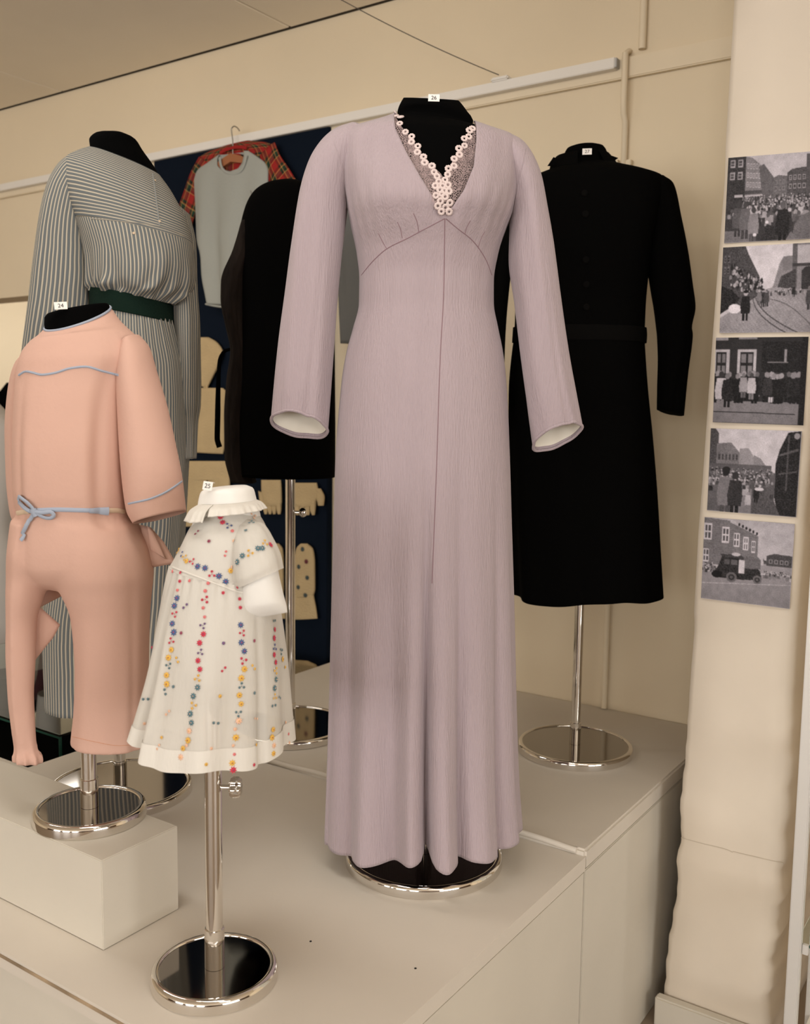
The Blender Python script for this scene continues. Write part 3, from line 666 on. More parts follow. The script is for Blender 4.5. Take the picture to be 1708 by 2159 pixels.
# ---------------------------------------------------------------- C. apricot romper
fC = Frame(on_z(190, 1722, ZB), YAW)
mC = empty('mannequin', fC, 'small black child form on short chrome pole, standing on the cream plinth', 'mannequin')
stand(fC, mC, .203, .40, .0140, 0, None, .3, False, .05)
loft('torso', Rows(fC, [(101, 664, 225, 639, .042, .01, -.05), (97, 667, 228, 641, .045, .01, -.08), (96, 680, 229, 648, .046, .01, -.2), (97, 694, 231, 662, .047, .01, -.35), (80, 720, 262, 700, .055, .008), (50, 765, 290, 755, .066, .004), (46, 850, 266, 850, .075, 0), (46, 1000, 266, 1005, .080, 0), (50, 1120, 270, 1130, .078, 0), (90, 1190, 260, 1200, .06, 0)]), BLACK, mC, 64, 70, caps=(True, True))
gC = empty('romper', fC, 'apricot cotton one-piece romper with pale blue piping and waist tie', 'romper')
ROWC = [(97, 688, 231, 653, .050, .01, -.42), (84, 703, 250, 678, .058, .008, -.25), (66, 722, 275, 698, .066, .006), (48, 745, 297, 722, .073, .004), (40, 772, 304, 752, .079, 0), (37, 800, 290, 795, .083, 0), (35, 850, 277, 850, .088, -.003), (33, 950, 272, 955, .094, -.005), (34, 1035, 272, 1040, .092, -.003),
        (37, 1072, 274, 1080, .088, 0), (33, 1100, 292, 1110, .089, 0), (28, 1140, 314, 1150, .090, 0), (26, 1180, 322, 1190, .086, 0), (50, 1215, 316, 1225, .07, .006), (100, 1240, 290, 1245, .04, .01)]
def foldC(th, v, a):
    t = (th+PI) % (2*PI)-PI
    o = wav(th, v*2, 31, .0012, (3, 5, 8))
    return o + np.exp(-((v-.55)/.25)**2)*(-.006*gauss(t, .75, .10)+.004*gauss(t, .5, .12)-.004*gauss(t, -.7, .05)+.003*gauss(t, -.5, .1)) + .0015*np.sin(60*t)*gauss(t, .55, .2)*np.exp(-((v-.22)/.05)**2) - .003*np.exp(-((v-.665)/.02)**2)
bodC = loft('romper_body', Rows(fC, ROWC), PINK, gC, 150, 120, mod=foldC, caps=(False, True))
LEGR = [(70, 1100, 290, 1110, .083, -.004), (80, 1150, 316, 1160, .086, -.004), (104, 1200, 322, 1206, .084, -.003), (131, 1245, 319, 1245, .077, 0), (152, 1300, 315, 1300, .067, 0), (160, 1400, 313, 1400, .061, 0), (157, 1500, 312, 1500, .058, 0), (152, 1545, 313, 1552, .058, 0), (150, 1567, 317, 1572, .060, 0)]
legR = loft('trouser_leg', Rows(fC, LEGR), PINK, gC, 96, 90, mod=lambda th, v, a: wav(th, v*2.2, 33, .0028*v, (2, 4, 6, 9))-.005*gauss((th+PI) % (2*PI)-PI, .85, .1)*v, caps=(True, True))
seam('hem_stitch', bvh([legR], fC.M), fC, [(152, 1553), (200, 1564), (250, 1572), (300, 1568)], .0005, mat('apricot_seam', (.55, .28, .17), .9), gC)
LEGL = [(34, 1090, 130, 1100, .075, .0), (27, 1150, 118, 1165, .074, .0), (22, 1200, 108, 1212, .062, 0), (19, 1250, 92, 1255, .05, -.005), (17, 1310, 76, 1310, .036, -.008), (15, 1390, 74, 1390, .028, -.01), (19, 1470, 71, 1470, .024, -.01), (27, 1545, 75, 1548, .020, -.01), (32, 1580, 78, 1580, .017, -.01), (31, 1594, 88, 1598, .024, -.01), (33, 1606, 88, 1610, .022, -.01)]
legL = loft('trouser_leg', Rows(fC, LEGL), PINK, gC, 72, 90, mod=lambda th, v, a: wav(th, v*1.5, 37, .0018, (2, 3, 5))+.004*gauss((th+PI) % (2*PI)-PI, -.2, .10)*np.clip(v*2, 0, 1)+.005*np.sin(9*th)*np.clip((v-.86)*8, 0, 1), caps=(True, True))
# loose cloth: inner-leg fold and side pocket flap, as cushioned wedges
def wedge(name, fr, pts, dd0, t, m, parent):
    c = sum((fr.L(x, y, dd0) for x, y in pts), Vector())/len(pts); v = []; f = []; k = len(pts)
    for s, w in ((1.0, 0), (.82, 1), (.45, 1.6)):
        for x, y in pts: p = fr.L(x, y, dd0); q = c.lerp(p, s); v.append((q.x, q.y-t*w, q.z))
    v.append((c.x, c.y-t*1.8, c.z))
    for x, y in pts: p = fr.L(x, y, dd0+.004); v.append(tuple(p))
    n = len(v)
    for r in range(2):
        for i in range(k): f.append((r*k+i, r*k+(i+1) % k, (r+1)*k+(i+1) % k, (r+1)*k+i))
    for i in range(k): f.append((2*k+i, 2*k+(i+1) % k, 3*k)); f.append((i, 3*k+1+i, 3*k+1+(i+1) % k, (i+1) % k))
    f.append(tuple(range(3*k+1, 4*k+1)))
    return mk(name, v, f, m, parent)
wedge('leg_fold', fC, [(66, 1265), (88, 1283), (127, 1317), (112, 1345), (90, 1372), (68, 1400), (60, 1330)], .008, .004, PINK, gC)
wedge('seat_fold', fC, [(56, 1185), (100, 1186), (146, 1200), (150, 1240), (132, 1256), (105, 1270), (78, 1284), (58, 1268)], .05, .006, PINK, gC)
wedge('pocket_flap', fC, [(296, 1106), (318, 1112), (345, 1142), (372, 1188), (345, 1192), (318, 1197), (300, 1170)], .0, .006, PINK, gC)
wedge('pocket_lip', fC, [(310, 1108), (322, 1118), (350, 1180), (318, 1160)], -.014, .003, PINK, gC)
SLC = [(262, 722, 292, 706, .040, -.005), (252, 760, 312, 730, .050, -.010), (249, 800, 328, 780, .056, -.016), (252, 880, 352, 858, .060, -.022), (258, 970, 371, 945, .060, -.028), (265, 1040, 383, 1010, .056, -.03), (271, 1078, 387, 1046, .053, -.03, .1), (284, 1104, 390, 1077, .050, -.03, .15)]
slC = loft('sleeve', Rows(fC, SLC), PINK, gC, 90, 80, mod=lambda th, v, a: wav(th, v*2, 41, .0022*v, (2, 3, 5)), solid=.0014)
SLC2 = [(70, 735, 105, 745, .04, .045), (40, 765, 90, 780, .05, .055), (25, 820, 85, 830, .052, .06), (18, 920, 80, 920, .05, .06), (20, 1000, 80, 1005, .048, .06), (28, 1078, 80, 1085, .045, .06), (34, 1098, 78, 1102, .04, .06)]
loft('sleeve', Rows(fC, SLC2), PINK, gC, 64, 50, mod=lambda th, v, a: wav(th, v*2, 43, .002), solid=.0014)
tC = bvh([bodC, slC, legL], fC.M)
seam('yoke_piping', tC, fC, [(40, 791), (55, 783), (70, 786), (88, 790), (112, 787), (150, 776), (180, 773), (215, 782), (250, 791)], .0021, PALEB, gC)
seam('cuff_piping', tC, fC, [(271, 1062), (290, 1058), (312, 1053), (345, 1040), (365, 1028), (383, 1015)], .0020, PALEB, gC)
# bound neck edge all the way round
qn = Rows(fC, ROWC).at([0.0])[0]; A_, B_ = Vector(qn[:3]), Vector(qn[3:6]); cc = (A_+B_)/2; aa = (B_-A_).length/2; ee = (B_-A_).normalized()
tube('neck_binding', [cc+ee*(aa*math.sin(t))+Vector((0, -qn[6]*math.cos(t), qn[7]*qn[6]*math.cos(t))) for t in np.linspace(0, 2*PI, 56, endpoint=False)], .0022, PALEB, gC, closed=True)
hb = hits(tC, fC, dense([(60, 1077), (90, 1075), (120, 1074), (160, 1075), (195, 1076)], 6), .001)
tube('tie_belt', [p for p, n in hb], .0038, PALEB, gC, flat=.45, n=8)
hb = hits(tC, fC, dense([(188, 1076), (205, 1076), (228, 1077)], 4), .003)
tube('tie_belt', [p for p, n in hb], [.0042+.003*i/max(1, len(hb)-1) for i in range(len(hb))], PALEB, gC, flat=.35, n=8)
for seg in ([(228, 1076), (245, 1076), (262, 1079)], [(37, 1082), (50, 1079), (62, 1078)]):
    hb = hits(tC, fC, dense(seg, 4), .001)
    if len(hb) > 2: tube('elastic_tape', [p for p, n in hb], .0042, BEIGET, gC, flat=.4, n=8)
for pts, closed, r in (([(74, 1077), (62, 1072), (50, 1060), (42, 1050), (46, 1046), (58, 1054), (70, 1066), (77, 1075)], False, .0034), ([(77, 1076), (92, 1078), (108, 1076), (116, 1083), (108, 1091), (95, 1088), (80, 1079)], False, .0034), ([(76, 1078), (66, 1098), (58, 1116), (46, 1138)], False, .0034), ([(72, 1070), (76, 1078), (80, 1086)], False, .0058)):
    hb = hits(tC, fC, dense(pts, 4), .006)
    if len(hb) > 2: tube('bow', [p for p, n in hb], r, PALEB, gC, flat=.55, n=8)
number_tag('24', fC, 128, 645, 24, 14, -.04, -.09, 'white number card 24 on the romper\'s black neck form')

# body and legs are one cut: weld them into one skin
import bmesh
bm = bmesh.new()
for o in (bodC, legR, legL):
    bm.from_mesh(o.data)
    if o is bodC:
        ed = [e for e in bm.edges if e.is_boundary]; bmesh.ops.holes_fill(bm, edges=ed)
bmesh.ops.recalc_face_normals(bm, faces=bm.faces)
me = bpy.data.meshes.new('romper_body'); bm.to_mesh(me); bm.free()
for o in (legR, legL, bodC): bpy.data.objects.remove(o)
bodC = link('romper_body', me, PINK, gC)
md = bodC.modifiers.new('weld', 'REMESH'); md.mode = 'VOXEL'; md.voxel_size = .0032; md.use_smooth_shade = True
md = bodC.modifiers.new('soft', 'SMOOTH'); md.factor = .5; md.iterations = 14

# ---------------------------------------------------------------- D. striped day dress
fD = Frame(on_z(254, 1670, 0), YAW)
mD = empty('mannequin', fD, 'black dress form on round chrome base wearing the striped dress', 'mannequin')
stand(fD, mD, .335, .6, .0135)
ROWD = [(190, 312, 336, 368, .058, .01), (165, 322, 356, 396, .082, .006), (142, 338, 374, 428, .100, .002), (134, 372, 390, 458, .112, 0), (146, 425, 400, 490, .120, -.004), (162, 466, 405, 512, .124, -.006)]
ROWD2 = [(162, 466, 405, 512, .124, -.006), (176, 505, 408, 540, .128, -.008), (186, 550, 410, 574, .130, -.008), (188, 585, 406, 602, .128, -.006), (190, 606, 398, 622, .122, -.004), (196, 618, 372, 645, .107, 0)]
SKD = [(196, 640, 366, 676, .106, 0), (190, 690, 376, 715, .116, 0), (178, 760, 390, 780, .126, 0), (160, 880, 396, 890, .140, 0), (135, 1020, 390, 1020, .148, 0), (112, 1180, 380, 1180, .154, 0), (98, 1340, 370, 1340, .160, 0), (104, 1472, 362, 1472, .162, 0)]
torD = loft('torso', Rows(fD, [(222, 281, 262, 281, .02, .015), (203, 284, 284, 292, .040, .015), (190, 297, 300, 316, .05, .015), (191, 308, 324, 350, .052, .012), (193, 318, 336, 372, .052, .01), (168, 336, 352, 410, .075, .004), (145, 375, 380, 450, .10, 0), (176, 510, 398, 540, .115, -.004), (200, 620, 364, 646, .098, 0), (200, 700, 372, 720, .10, 0), (190, 800, 380, 810, .11, 0), (220, 860, 350, 860, .08, 0)]), BLACK, mD, 64, 80, caps=(True, True))
gD = empty('day_dress', fD, 'blue-grey and cream striped long-sleeved day dress with dark green belt', 'dress')
yokeD = loft('yoke', Rows(fD, ROWD), STRH, gD, 120, 60, mod=lambda th, v, a: wav(th, v*4, 51, .0015, (4, 7, 11)), uvr=.14, solid=.0014)
def foldD(th, v, a):
    e = np.clip((v-.2)/.8, 0, 1)
    return e*(.005*np.sin(11*th+.5)+.004*np.sin(19*th+2)) + .008*np.sin(PI*np.clip(v, 0, 1))*gauss((th+PI) % (2*PI)-PI, .5, .5) + np.exp(-((v-.85)/.12)**2)*(.006*np.sin(15*th+8*v)+.010*gauss((th+PI) % (2*PI)-PI, -.35, .18)-.016*gauss((th+PI) % (2*PI)-PI, .05, .12)+.012*gauss((th+PI) % (2*PI)-PI, .42, .16)-.012*gauss((th+PI) % (2*PI)-PI, .75, .1))
bodD = loft('blouse_front', Rows(fD, ROWD2), STRV, gD, 200, 80, mod=foldD, uvr=.14, solid=.0014, hem=lambda th, v: -.012*np.sin(PI*np.clip(v, 0, 1))**2*np.sin(5*th+.8))
skD = loft('skirt', Rows(fD, SKD), STRV, gD, 200, 90, mod=lambda th, v, a: .0015*np.sin(40*th)*np.exp(-v/.1)+v**.7*(.006*np.sin(7*th+.3)+.003*np.sin(13*th+1)), uvr=.15, solid=.0014)
blt = Rows(fD, [(195, 610, 363, 642, .1115, 0), (196, 632, 364, 664, .1115, 0), (196, 651, 365, 682, .1115, 0)], grow=.002)
loft('belt', blt, GREEN, gD, 96, 12, solid=.002)
SLD = [(168, 322, 215, 372, .05, -.005), (138, 338, 200, 420, .062, -.010), (110, 378, 194, 465, .068, -.015), (92, 440, 194, 515, .071, -.02), (76, 545, 196, 590, .072, -.022), (62, 650, 190, 672, .070, -.02), (46, 760, 165, 772, .064, -.01), (33, 860, 135, 865, .056, 0), (23, 940, 105, 945, .046, .01), (20, 960, 85, 965, .036, .012), (16, 995, 80, 1000, .036, .015)]
slD = loft('sleeve', Rows(fD, SLD), STRV, gD, 120, 100, mod=lambda th, v, a: wav(th, v*3, 61, .004*np.clip(v*3, 0, 1), (3, 5, 8, 11)), uvr=.062, solid=.0014)
SRD = [(352, 415, 398, 450, .05, .05), (366, 500, 412, 510, .055, .05), (368, 600, 416, 605, .055, .04), (370, 690, 421, 692, .056, .035), (372, 780, 421, 782, .055, .03), (370, 850, 420, 852, .050, .03), (378, 890, 415, 892, .036, .03), (382, 965, 412, 967, .032, .03)]
loft('sleeve', Rows(fD, SRD), STRV, gD, 96, 90, mod=lambda th, v, a: wav(th, v*3, 67, .0035*np.clip(v*3, 0, 1), (3, 5, 8)), uvr=.05, solid=.0014)
tD = bvh([yokeD, bodD, slD], fD.M)
seam('yoke_seam', tD, fD, [(192, 461), (230, 464), (290, 470), (330, 476), (372, 490), (392, 500)], .0012, STRH, gD)
seam('button_placket', tD, fD, [(321, 366), (326, 400), (330, 430), (336, 478)], .0030, mat('placket_grey', (.20, .20, .185), .9), gD, flat=.3)
BTN = None
for x, y in ((336, 467), (326, 381), (282, 492)):
    h = hits(tD, fD, [(x, y)], .001)
    if h:
        if BTN is None:
            b_ = lathe('button', [(.0045, 0), (.0048, .0012), (.004, .0022), (.0015, .0018)], BEIGET, gD, 16); BTN = b_.data; bpy.data.objects.remove(b_)
        place(BTN, 'button', h[0][0], h[0][1], gD, .6)

# ---------------------------------------------------------------- E. black two-piece suit
fE = Frame(on_z(1212, 1583, .014), YAW)
mE = empty('mannequin', fE, 'black dress form on round chrome base wearing the black suit', 'mannequin')
stand(fE, mE, .305, .7, .0125)
torE = loft('torso', Rows(fE, [(1202, 311, 1264, 309, .04, .01), (1196, 313, 1272, 311, .046, .01), (1188, 330, 1281, 326, .05, .01), (1180, 352, 1292, 346, .052, .01), (1150, 372, 1345, 368, .07, .006), (1118, 400, 1385, 400, .088, 0), (1108, 500, 1368, 500, .1, 0), (1096, 650, 1350, 652, .088, 0), (1090, 760, 1350, 760, .1, 0), (1120, 850, 1330, 850, .08, 0)]), BLACK, mE, 64, 70, caps=(True, True))
gE = empty('skirt_suit', fE, 'black belted long-sleeved jacket and skirt suit with stand collar', 'suit')
ROWE = [(1184, 352, 1290, 345, .054, .01), (1158, 360, 1325, 354, .072, .008), (1130, 370, 1368, 364, .086, .004), (1110, 384, 1398, 376, .094, 0), (1104, 404, 1406, 398, .100, 0), (1104, 450, 1392, 450, .110, -.004), (1100, 520, 1374, 520, .114, -.006), (1094, 580, 1366, 580, .108, -.003), (1087, 650, 1360, 652, .098, 0), (1085, 700, 1358, 702, .098, 0)]
bodE = loft('jacket', Rows(fE, ROWE), SUIT, gE, 96, 80, solid=.002)
loft('skirt', Rows(fE, [(1086, 700, 1357, 702, .099, 0), (1080, 740, 1359, 740, .106, 0), (1073, 820, 1364, 820, .118, 0), (1072, 920, 1373, 920, .125, 0), (1074, 1040, 1381, 1040, .130, 0), (1077, 1160, 1386, 1160, .136, 0), (1082, 1258, 1390, 1252, .140, 0)]), SUIT, gE, 150, 70, mod=lambda th, v, a: v**1.3*(.007*np.sin(6*th+.9)+.004*np.sin(11*th)), hem=lambda th, v: v**3*.006*np.sin(4*th+1), solid=.002)
loft('belt', Rows(fE, [(1084, 690, 1360, 692, .102, 0), (1083, 706, 1361, 708, .103, 0), (1082, 722, 1360, 724, .102, 0)], grow=.002), SUIT2, gE, 96, 12, solid=.002, mod=lambda th, v, a: .0008*np.sin(60*th))
loft('stand_collar', Rows(fE, [(1172, 331, 1284, 326, .056, .008), (1162, 345, 1296, 340, .062, .006), (1158, 360, 1305, 356, .068, .004)]), SUIT, gE, 96, 14, arc=lambda c, a, e1: (np.full(len(a), .5), np.full(len(a), 2*PI-.3)), solid=.003)
wedge('collar_point', fE, [(1272, 338), (1284, 326), (1304, 333), (1290, 343), (1276, 350)], -.02, .003, SUIT, gE)
wedge('collar_point', fE, [(1154, 350), (1167, 331), (1186, 338), (1180, 352)], -.02, .003, SUIT, gE)
SRE = [(1350, 384, 1398, 374, .045, 0), (1362, 412, 1416, 388, .056, 0), (1366, 470, 1434, 460, .060, -.004), (1365, 540, 1450, 535, .060, -.008), (1373, 605, 1459, 602, .057, -.012), (1380, 652, 1464, 650, .055, -.015), (1384, 690, 1456, 692, .052, -.017), (1386, 706, 1458, 706, .052, -.017), (1389, 780, 1450, 780, .045, -.02), (1386, 862, 1440, 877, .036, -.02, .1)]
loft('sleeve', Rows(fE, SRE), SUIT, gE, 64, 70, caps=(True, True), mod=lambda th, v, a: wav(th, v*6, 71, .0025*v))
SLE = [(1110, 384, 1160, 392, .045, 0), (1092, 410, 1150, 430, .056, 0), (1070, 470, 1120, 480, .055, 0), (1040, 540, 1082, 552, .052, -.002), (1026, 620, 1072, 625, .050, -.005), (1020, 700, 1066, 702, .045, -.008), (1018, 800, 1062, 800, .04, -.01), (1020, 870, 1056, 880, .034, -.01)]
loft('sleeve', Rows(fE, SLE), SUIT, gE, 64, 60, caps=(True, True))
tE = bvh([bodE], fE.M)
for x, y in ((1232, 408), (1234, 452), (1235, 548), (1236, 600), (1236, 648)):
    h = hits(tE, fE, [(x, y)], .001)
    if h:
        b_ = lathe('button', [(.008, 0), (.0085, .002), (.006, .004), (.001, .004)], SUIT2, gE, 18); me = b_.data; bpy.data.objects.remove(b_); place(me, 'button', h[0][0], h[0][1], gE)
number_tag('27', fE, 1238, 320, 18, 12, -.05, 0, 'white number card 27 on the black suit\'s neck form')

# ---------------------------------------------------------------- F. dark coat
fF = Frame(on_z(612, 1540, .014), YAW)
mF = empty('mannequin', fF, 'dress form on chrome pole and round base wearing the dark fur-sleeved coat', 'mannequin')
kz = fF.L(600, 1080); px0 = fF.L(598, 1200).x*.4
stand(fF, mF, .325, .75, .0135, 0, 1, kz.z, False)
loft('torso', Rows(fF, [(580, 392, 640, 392, .03, .01), (548, 412, 664, 412, .06, .01), (525, 450, 684, 450, .08, 0), (515, 600, 690, 600, .09, 0), (515, 800, 690, 800, .1, 0), (540, 900, 680, 900, .08, 0)]), BLACK, mF, 48, 40, caps=(True, True))
gF = empty('coat', fF, 'black coat with dark brown fur sleeve hanging behind the lavender gown', 'coat')
loft('coat_body', Rows(fF, [(588, 382, 632, 382, .03, .01), (560, 390, 652, 390, .06, .008), (536, 406, 672, 406, .082, .004), (518, 438, 690, 438, .1, 0), (506, 490, 700, 490, .112, 0), (500, 560, 704, 560, .118, 0), (498, 680, 705, 680, .122, 0), (494, 800, 706, 800, .128, 0), (488, 920, 707, 920, .132, 0), (492, 1000, 707, 1006, .134, 0)]), COAT, gF, 96, 80, caps=(True, False), solid=.003, mod=lambda th, v, a: wav(th, v*2, 81, .002*v))
slF = loft('fur_sleeve', Rows(fF, [(508, 470, 552, 470, .05, -.01), (490, 530, 545, 535, .058, -.02), (466, 595, 530, 600, .06, -.03), (466, 630, 525, 640, .058, -.035), (478, 690, 522, 700, .054, -.04), (488, 740, 526, 745, .05, -.04), (480, 800, 525, 810, .054, -.04), (475, 880, 520, 890, .056, -.04), (476, 960, 524, 965, .056, -.04), (488, 1016, 540, 1018, .05, -.04)]), FUR, gF, 72, 120, mod=lambda th, v, a: wav(th, v*7, 83, .004, (3, 6, 11, 17)), caps=(True, True))
hb = [fF.L(x, y, -.055) for x, y in dense([(492, 735), (474, 740), (463, 760), (460, 820), (459, 880), (458, 925), (463, 943)], 8)]
tube('tie_belt', hb, [.004+.0035*min(1, i/len(hb)*1.6) for i in range(len(hb))], COAT, gF, flat=.35, n=8)

# ================================================================== NAVY PANEL AND WHAT HANGS ON IT
YN = YW-.03
pTL, pTR = on_y(324, 334, YN), on_y(694, 262, YN); pB = on_y(660, 1403, YN)
nv_ = box('display_board', pTL.x, pTR.x, YN, YW-.001, pB.z-.0, pTR.z-.006, NAVY, bev=.002)
nv_.location = (0, 0, 0); tag(nv_, 'dark navy cloth-covered panel under the white rail', 'panel')
def wf(px, py, off=.004): return Frame(on_y(px, py, YN-off), 0.0)
# hanger + sweater + tartan shirt
fS = wf(490, 480, .042)
hg = empty('clothes_hanger', fS, 'wooden hanger with wire hook inside the grey-blue pullover', 'hanger')
def poly(fr, pts, dd): return [(fr.L(x, y, dd).x, fr.L(x, y, dd).z) for x, y in pts]
hook = dense([(491, 335), (491, 300), (489, 283), (488, 272), (494, 266), (501, 270), (505, 276)], 3)
tube('hook', [fS.L(x, y, -.002) for x, y in hook], .0022, STEEL, hg, n=8)
prism('bar', poly(fS, [(440, 365), (466, 340), (490, 324), (513, 330), (540, 352), (545, 362), (515, 345), (490, 342), (468, 356), (445, 374)], 0), -.010, .006, WOODH, hg)
sh = empty('tartan_shirt', fS, 'red tartan shirt hung behind the grey-blue pullover on the navy panel', 'shirt')
loft('shirt_body', Rows(fS, [(468, 310, 525, 296, .008, .016), (428, 326, 572, 304, .009, .017), (412, 350, 590, 330, .010, .018), (412, 400, 590, 385, .011, .018), (426, 470, 592, 460, .011, .018), (440, 560, 590, 560, .008, .018)]), TART, sh, 72, 40, n_exp=.9, solid=.001)
loft('shirt_sleeve', Rows(fS, [(420, 330, 455, 352, .009, .012), (404, 360, 432, 385, .011, .010), (388, 405, 420, 425, .011, .010), (378, 440, 408, 462, .010, .010), (394, 476, 404, 478, .004, .010)]), TART, sh, 40, 30, mod=lambda th, v, a: wav(th, v*3, 5, .002), caps=(True, True))
loft('shirt_sleeve', Rows(fS, [(548, 330, 580, 300, .009, .012), (562, 368, 590, 325, .011, .010), (575, 410, 612, 360, .011, .010), (590, 450, 632, 400, .011, .010), (600, 500, 640, 460, .010, .010)]), TART, sh, 40, 30, mod=lambda th, v, a: wav(th, v*3, 8, .002), caps=(True, True))
sh2 = [fS.L(x, y, -.004) for x, y in dense([(464, 322), (478, 315), (500, 310), (520, 312)], 4)]
tube('shirt_collar', sh2, .006, TART, sh, flat=.5)
sw = empty('pullover', fS, 'plain grey-blue wool pullover on a wooden hanger against the navy panel', 'pullover')
ROWS_ = [(462, 326, 524, 318, .010, 0), (440, 342, 545, 332, .013, 0), (415, 362, 560, 345, .016, 0), (409, 385, 566, 362, .018, 0), (410, 430, 566, 430, .020, 0), (411, 500, 560, 500, .022, 0), (420, 550, 550, 550, .022, 0), (422, 580, 545, 580, .021, 0), (432, 630, 540, 630, .019, 0), (434, 642, 538, 644, .016, 0)]
zk, xk = toxz(fS, np.array([(464, 336), (468, 352), (478, 360), (490, 362)]), 0); zk2, xk2 = toxz(fS, np.array([(516, 326), (512, 344), (503, 358), (490, 362)]), 0)
def arcS(c, a, e1):
    xl = np.interp(c[:, 2], zk, xk); xr = np.interp(c[:, 2], zk2, xk2); low = c[:, 2] < zk[0]
    tl = np.arcsin(np.clip((xl-c[:, 0])/a, -1, 1)); tr = np.arcsin(np.clip((xr-c[:, 0])/a, -1, 1)); m_ = np.arcsin(np.clip((xk[0]-c[:, 0])/a, -1, 1))
    return np.where(low, m_, tr), np.where(low, m_, tl)+2*PI
swb = loft('pullover_body', Rows(fS, ROWS_), SWEAT, sw, 110, 80, arc=arcS, mod=lambda th, v, a: .013*np.sin(np.sin((th+PI) % (2*PI)-PI)*9+1)*np.clip((v-.2)*2, 0, 1), n_exp=.85, solid=.002)
nk = [fS.L(x, y, -.018) for x, y in dense([(463, 332), (466, 350), (476, 363), (490, 367), (505, 362), (515, 346), (519, 328)], 4)]
tube('ribbed_neckband', nk, .0055, SWEAT, sw, flat=.6)
wl = [fS.L(x, y, -.016) for x, y in dense([(434, 641), (460, 646), (490, 648), (538, 646)], 5)]
tube('ribbed_hem', wl, .004, SWEAT, sw)
pkt = [fS.L(x, y, -.021) for x, y in dense([(528, 402), (533, 413), (545, 414), (558, 405)], 3)]
tube('breast_pocket_edge', pkt, .0012, mat('grey_seam', (.2, .2, .18)), sw)

# cream knitted baby clothes pinned to the panel
def knit(name, label, cat, px, py, parts, m=KNIT, group=None, bumps=None):
    fr = wf(px, py, .019); r = empty(name, fr, label, cat, group); out = []
    for pn, rows, cap in parts:
        out.append(loft(pn, Rows(fr, rows), m, r, 40, 36, caps=(True, True), n_exp=.85, mod=lambda th, v, a: wav(th, v*4, 90, .0010)))
    if bumps:
        t = bvh(out, fr.M)
        for x, y, c in bumps:
            h = hits(t, fr, [(x, y)], .001)
            if h: place(flower_big(c), 'embroidered_flower', h[0][0], h[0][1], r, 1.0, random.random())
    return r
_fb = {}
def flower_big(c):
    if c not in _fb:
        v = [(0, 0, .002)]; f = []; n = 8
        for i in range(2*n): q = PI*i/n; rr = .011*(1 if i % 2 == 0 else .6); v.append((rr*math.cos(q), rr*math.sin(q), 0))
        for i in range(2*n): f.append((0, 1+i, 1+(i+1) % (2*n)))
        me = bpy.data.meshes.new('embroidered_flower'); me.from_pydata(v, [], f); me.materials.append(mat('wool_'+c, {'t': (.06, .075, .07), 'm': (.12, .03, .035)}[c], .95)); _fb[c] = me
    return _fb[c]
knit('knit_bonnet', 'cream knitted pointed bonnet at the top of the navy panel\'s baby clothes', 'bonnet', 440, 760, [('bonnet', [(405, 712, 440, 711, .006), (400, 720, 458, 722, .012), (400, 735, 470, 742, .015), (405, 760, 464, 764, .015), (415, 790, 450, 792, .012), (426, 815, 438, 816, .006)], 1), ('tie', [(428, 810, 440, 810, .004), (431, 825, 437, 825, .004)], 1)])
knit('knit_vest', 'cream knitted vest pinned below the bonnet on the navy panel', 'vest', 440, 880, [('vest_body', [(412, 818, 470, 818, .008), (408, 830, 476, 826, .012), (406, 880, 474, 880, .013), (408, 940, 473, 942, .012), (412, 954, 470, 957, .008)], 1)])
knit('knit_leggings', 'cream knitted baby leggings pinned below the vest on the navy panel', 'leggings', 435, 1020, [('waist', [(392, 972, 480, 972, .008), (390, 985, 482, 985, .012), (390, 1012, 484, 1012, .013)], 1), ('legging', [(390, 1005, 436, 1005, .012), (385, 1060, 432, 1060, .012), (384, 1110, 425, 1110, .01)], 1), ('legging', [(438, 1005, 484, 1005, .012), (442, 1060, 486, 1060, .012), (446, 1110, 486, 1110, .01)], 1)])
def glove(px, pts_palm, fingers, label):
    parts = [('palm', pts_palm, 1)]+[('finger', r, 1) for r in fingers]
    return knit('knit_glove', label, 'glove', px, 1050, parts)
glove(575, [(551, 1012, 592, 1012, .010), (552, 1035, 594, 1035, .011), (556, 1058, 594, 1058, .011), (558, 1066, 592, 1066, .008)],
      [[(x, 1056, x+10, 1056, .007), (x+1, 1072, x+10, 1072, .007), (x+3, 1084, x+8, 1084, .004)] for x in (555, 564, 573, 583)]+[[(545, 1035, 556, 1040, .006), (549, 1058, 557, 1058, .006), (553, 1068, 557, 1068, .003)]], 'cream knitted glove left of the chrome pole on the navy panel')
glove(648, [(618, 1018, 668, 1018, .010), (617, 1040, 672, 1040, .011), (620, 1060, 665, 1060, .011), (622, 1068, 660, 1068, .008)],
      [[(x, 1058, x+11, 1058, .007), (x, 1074, x+10, 1074, .007), (x+3, 1086, x+8, 1086, .004)] for x in (622, 633, 644, 655)]+[[(660, 1030, 676, 1030, .007), (668, 1050, 684, 1048, .008), (671, 1066, 682, 1066, .005)]], 'cream knitted glove between the chrome pole and the lavender gown')
fb1 = [(638, 1158, 't'), (646, 1184, 'm'), (630, 1195, 't'), (648, 1218, 't'), (629, 1238, 't'), (644, 1255, 't')]
knit('knit_mitten', 'cream knitted mitten with dark wool flowers beside the chrome pole', 'mitten', 642, 1220, [('hand', [(634, 1146, 648, 1146, .006), (626, 1156, 660, 1158, .012), (622, 1190, 664, 1190, .014), (620, 1240, 664, 1240, .014), (622, 1260, 660, 1258, .012)], 1), ('cuff', [(620, 1255, 661, 1255, .012), (618, 1280, 666, 1280, .013), (620, 1306, 669, 1304, .010)], 1)], bumps=fb1)
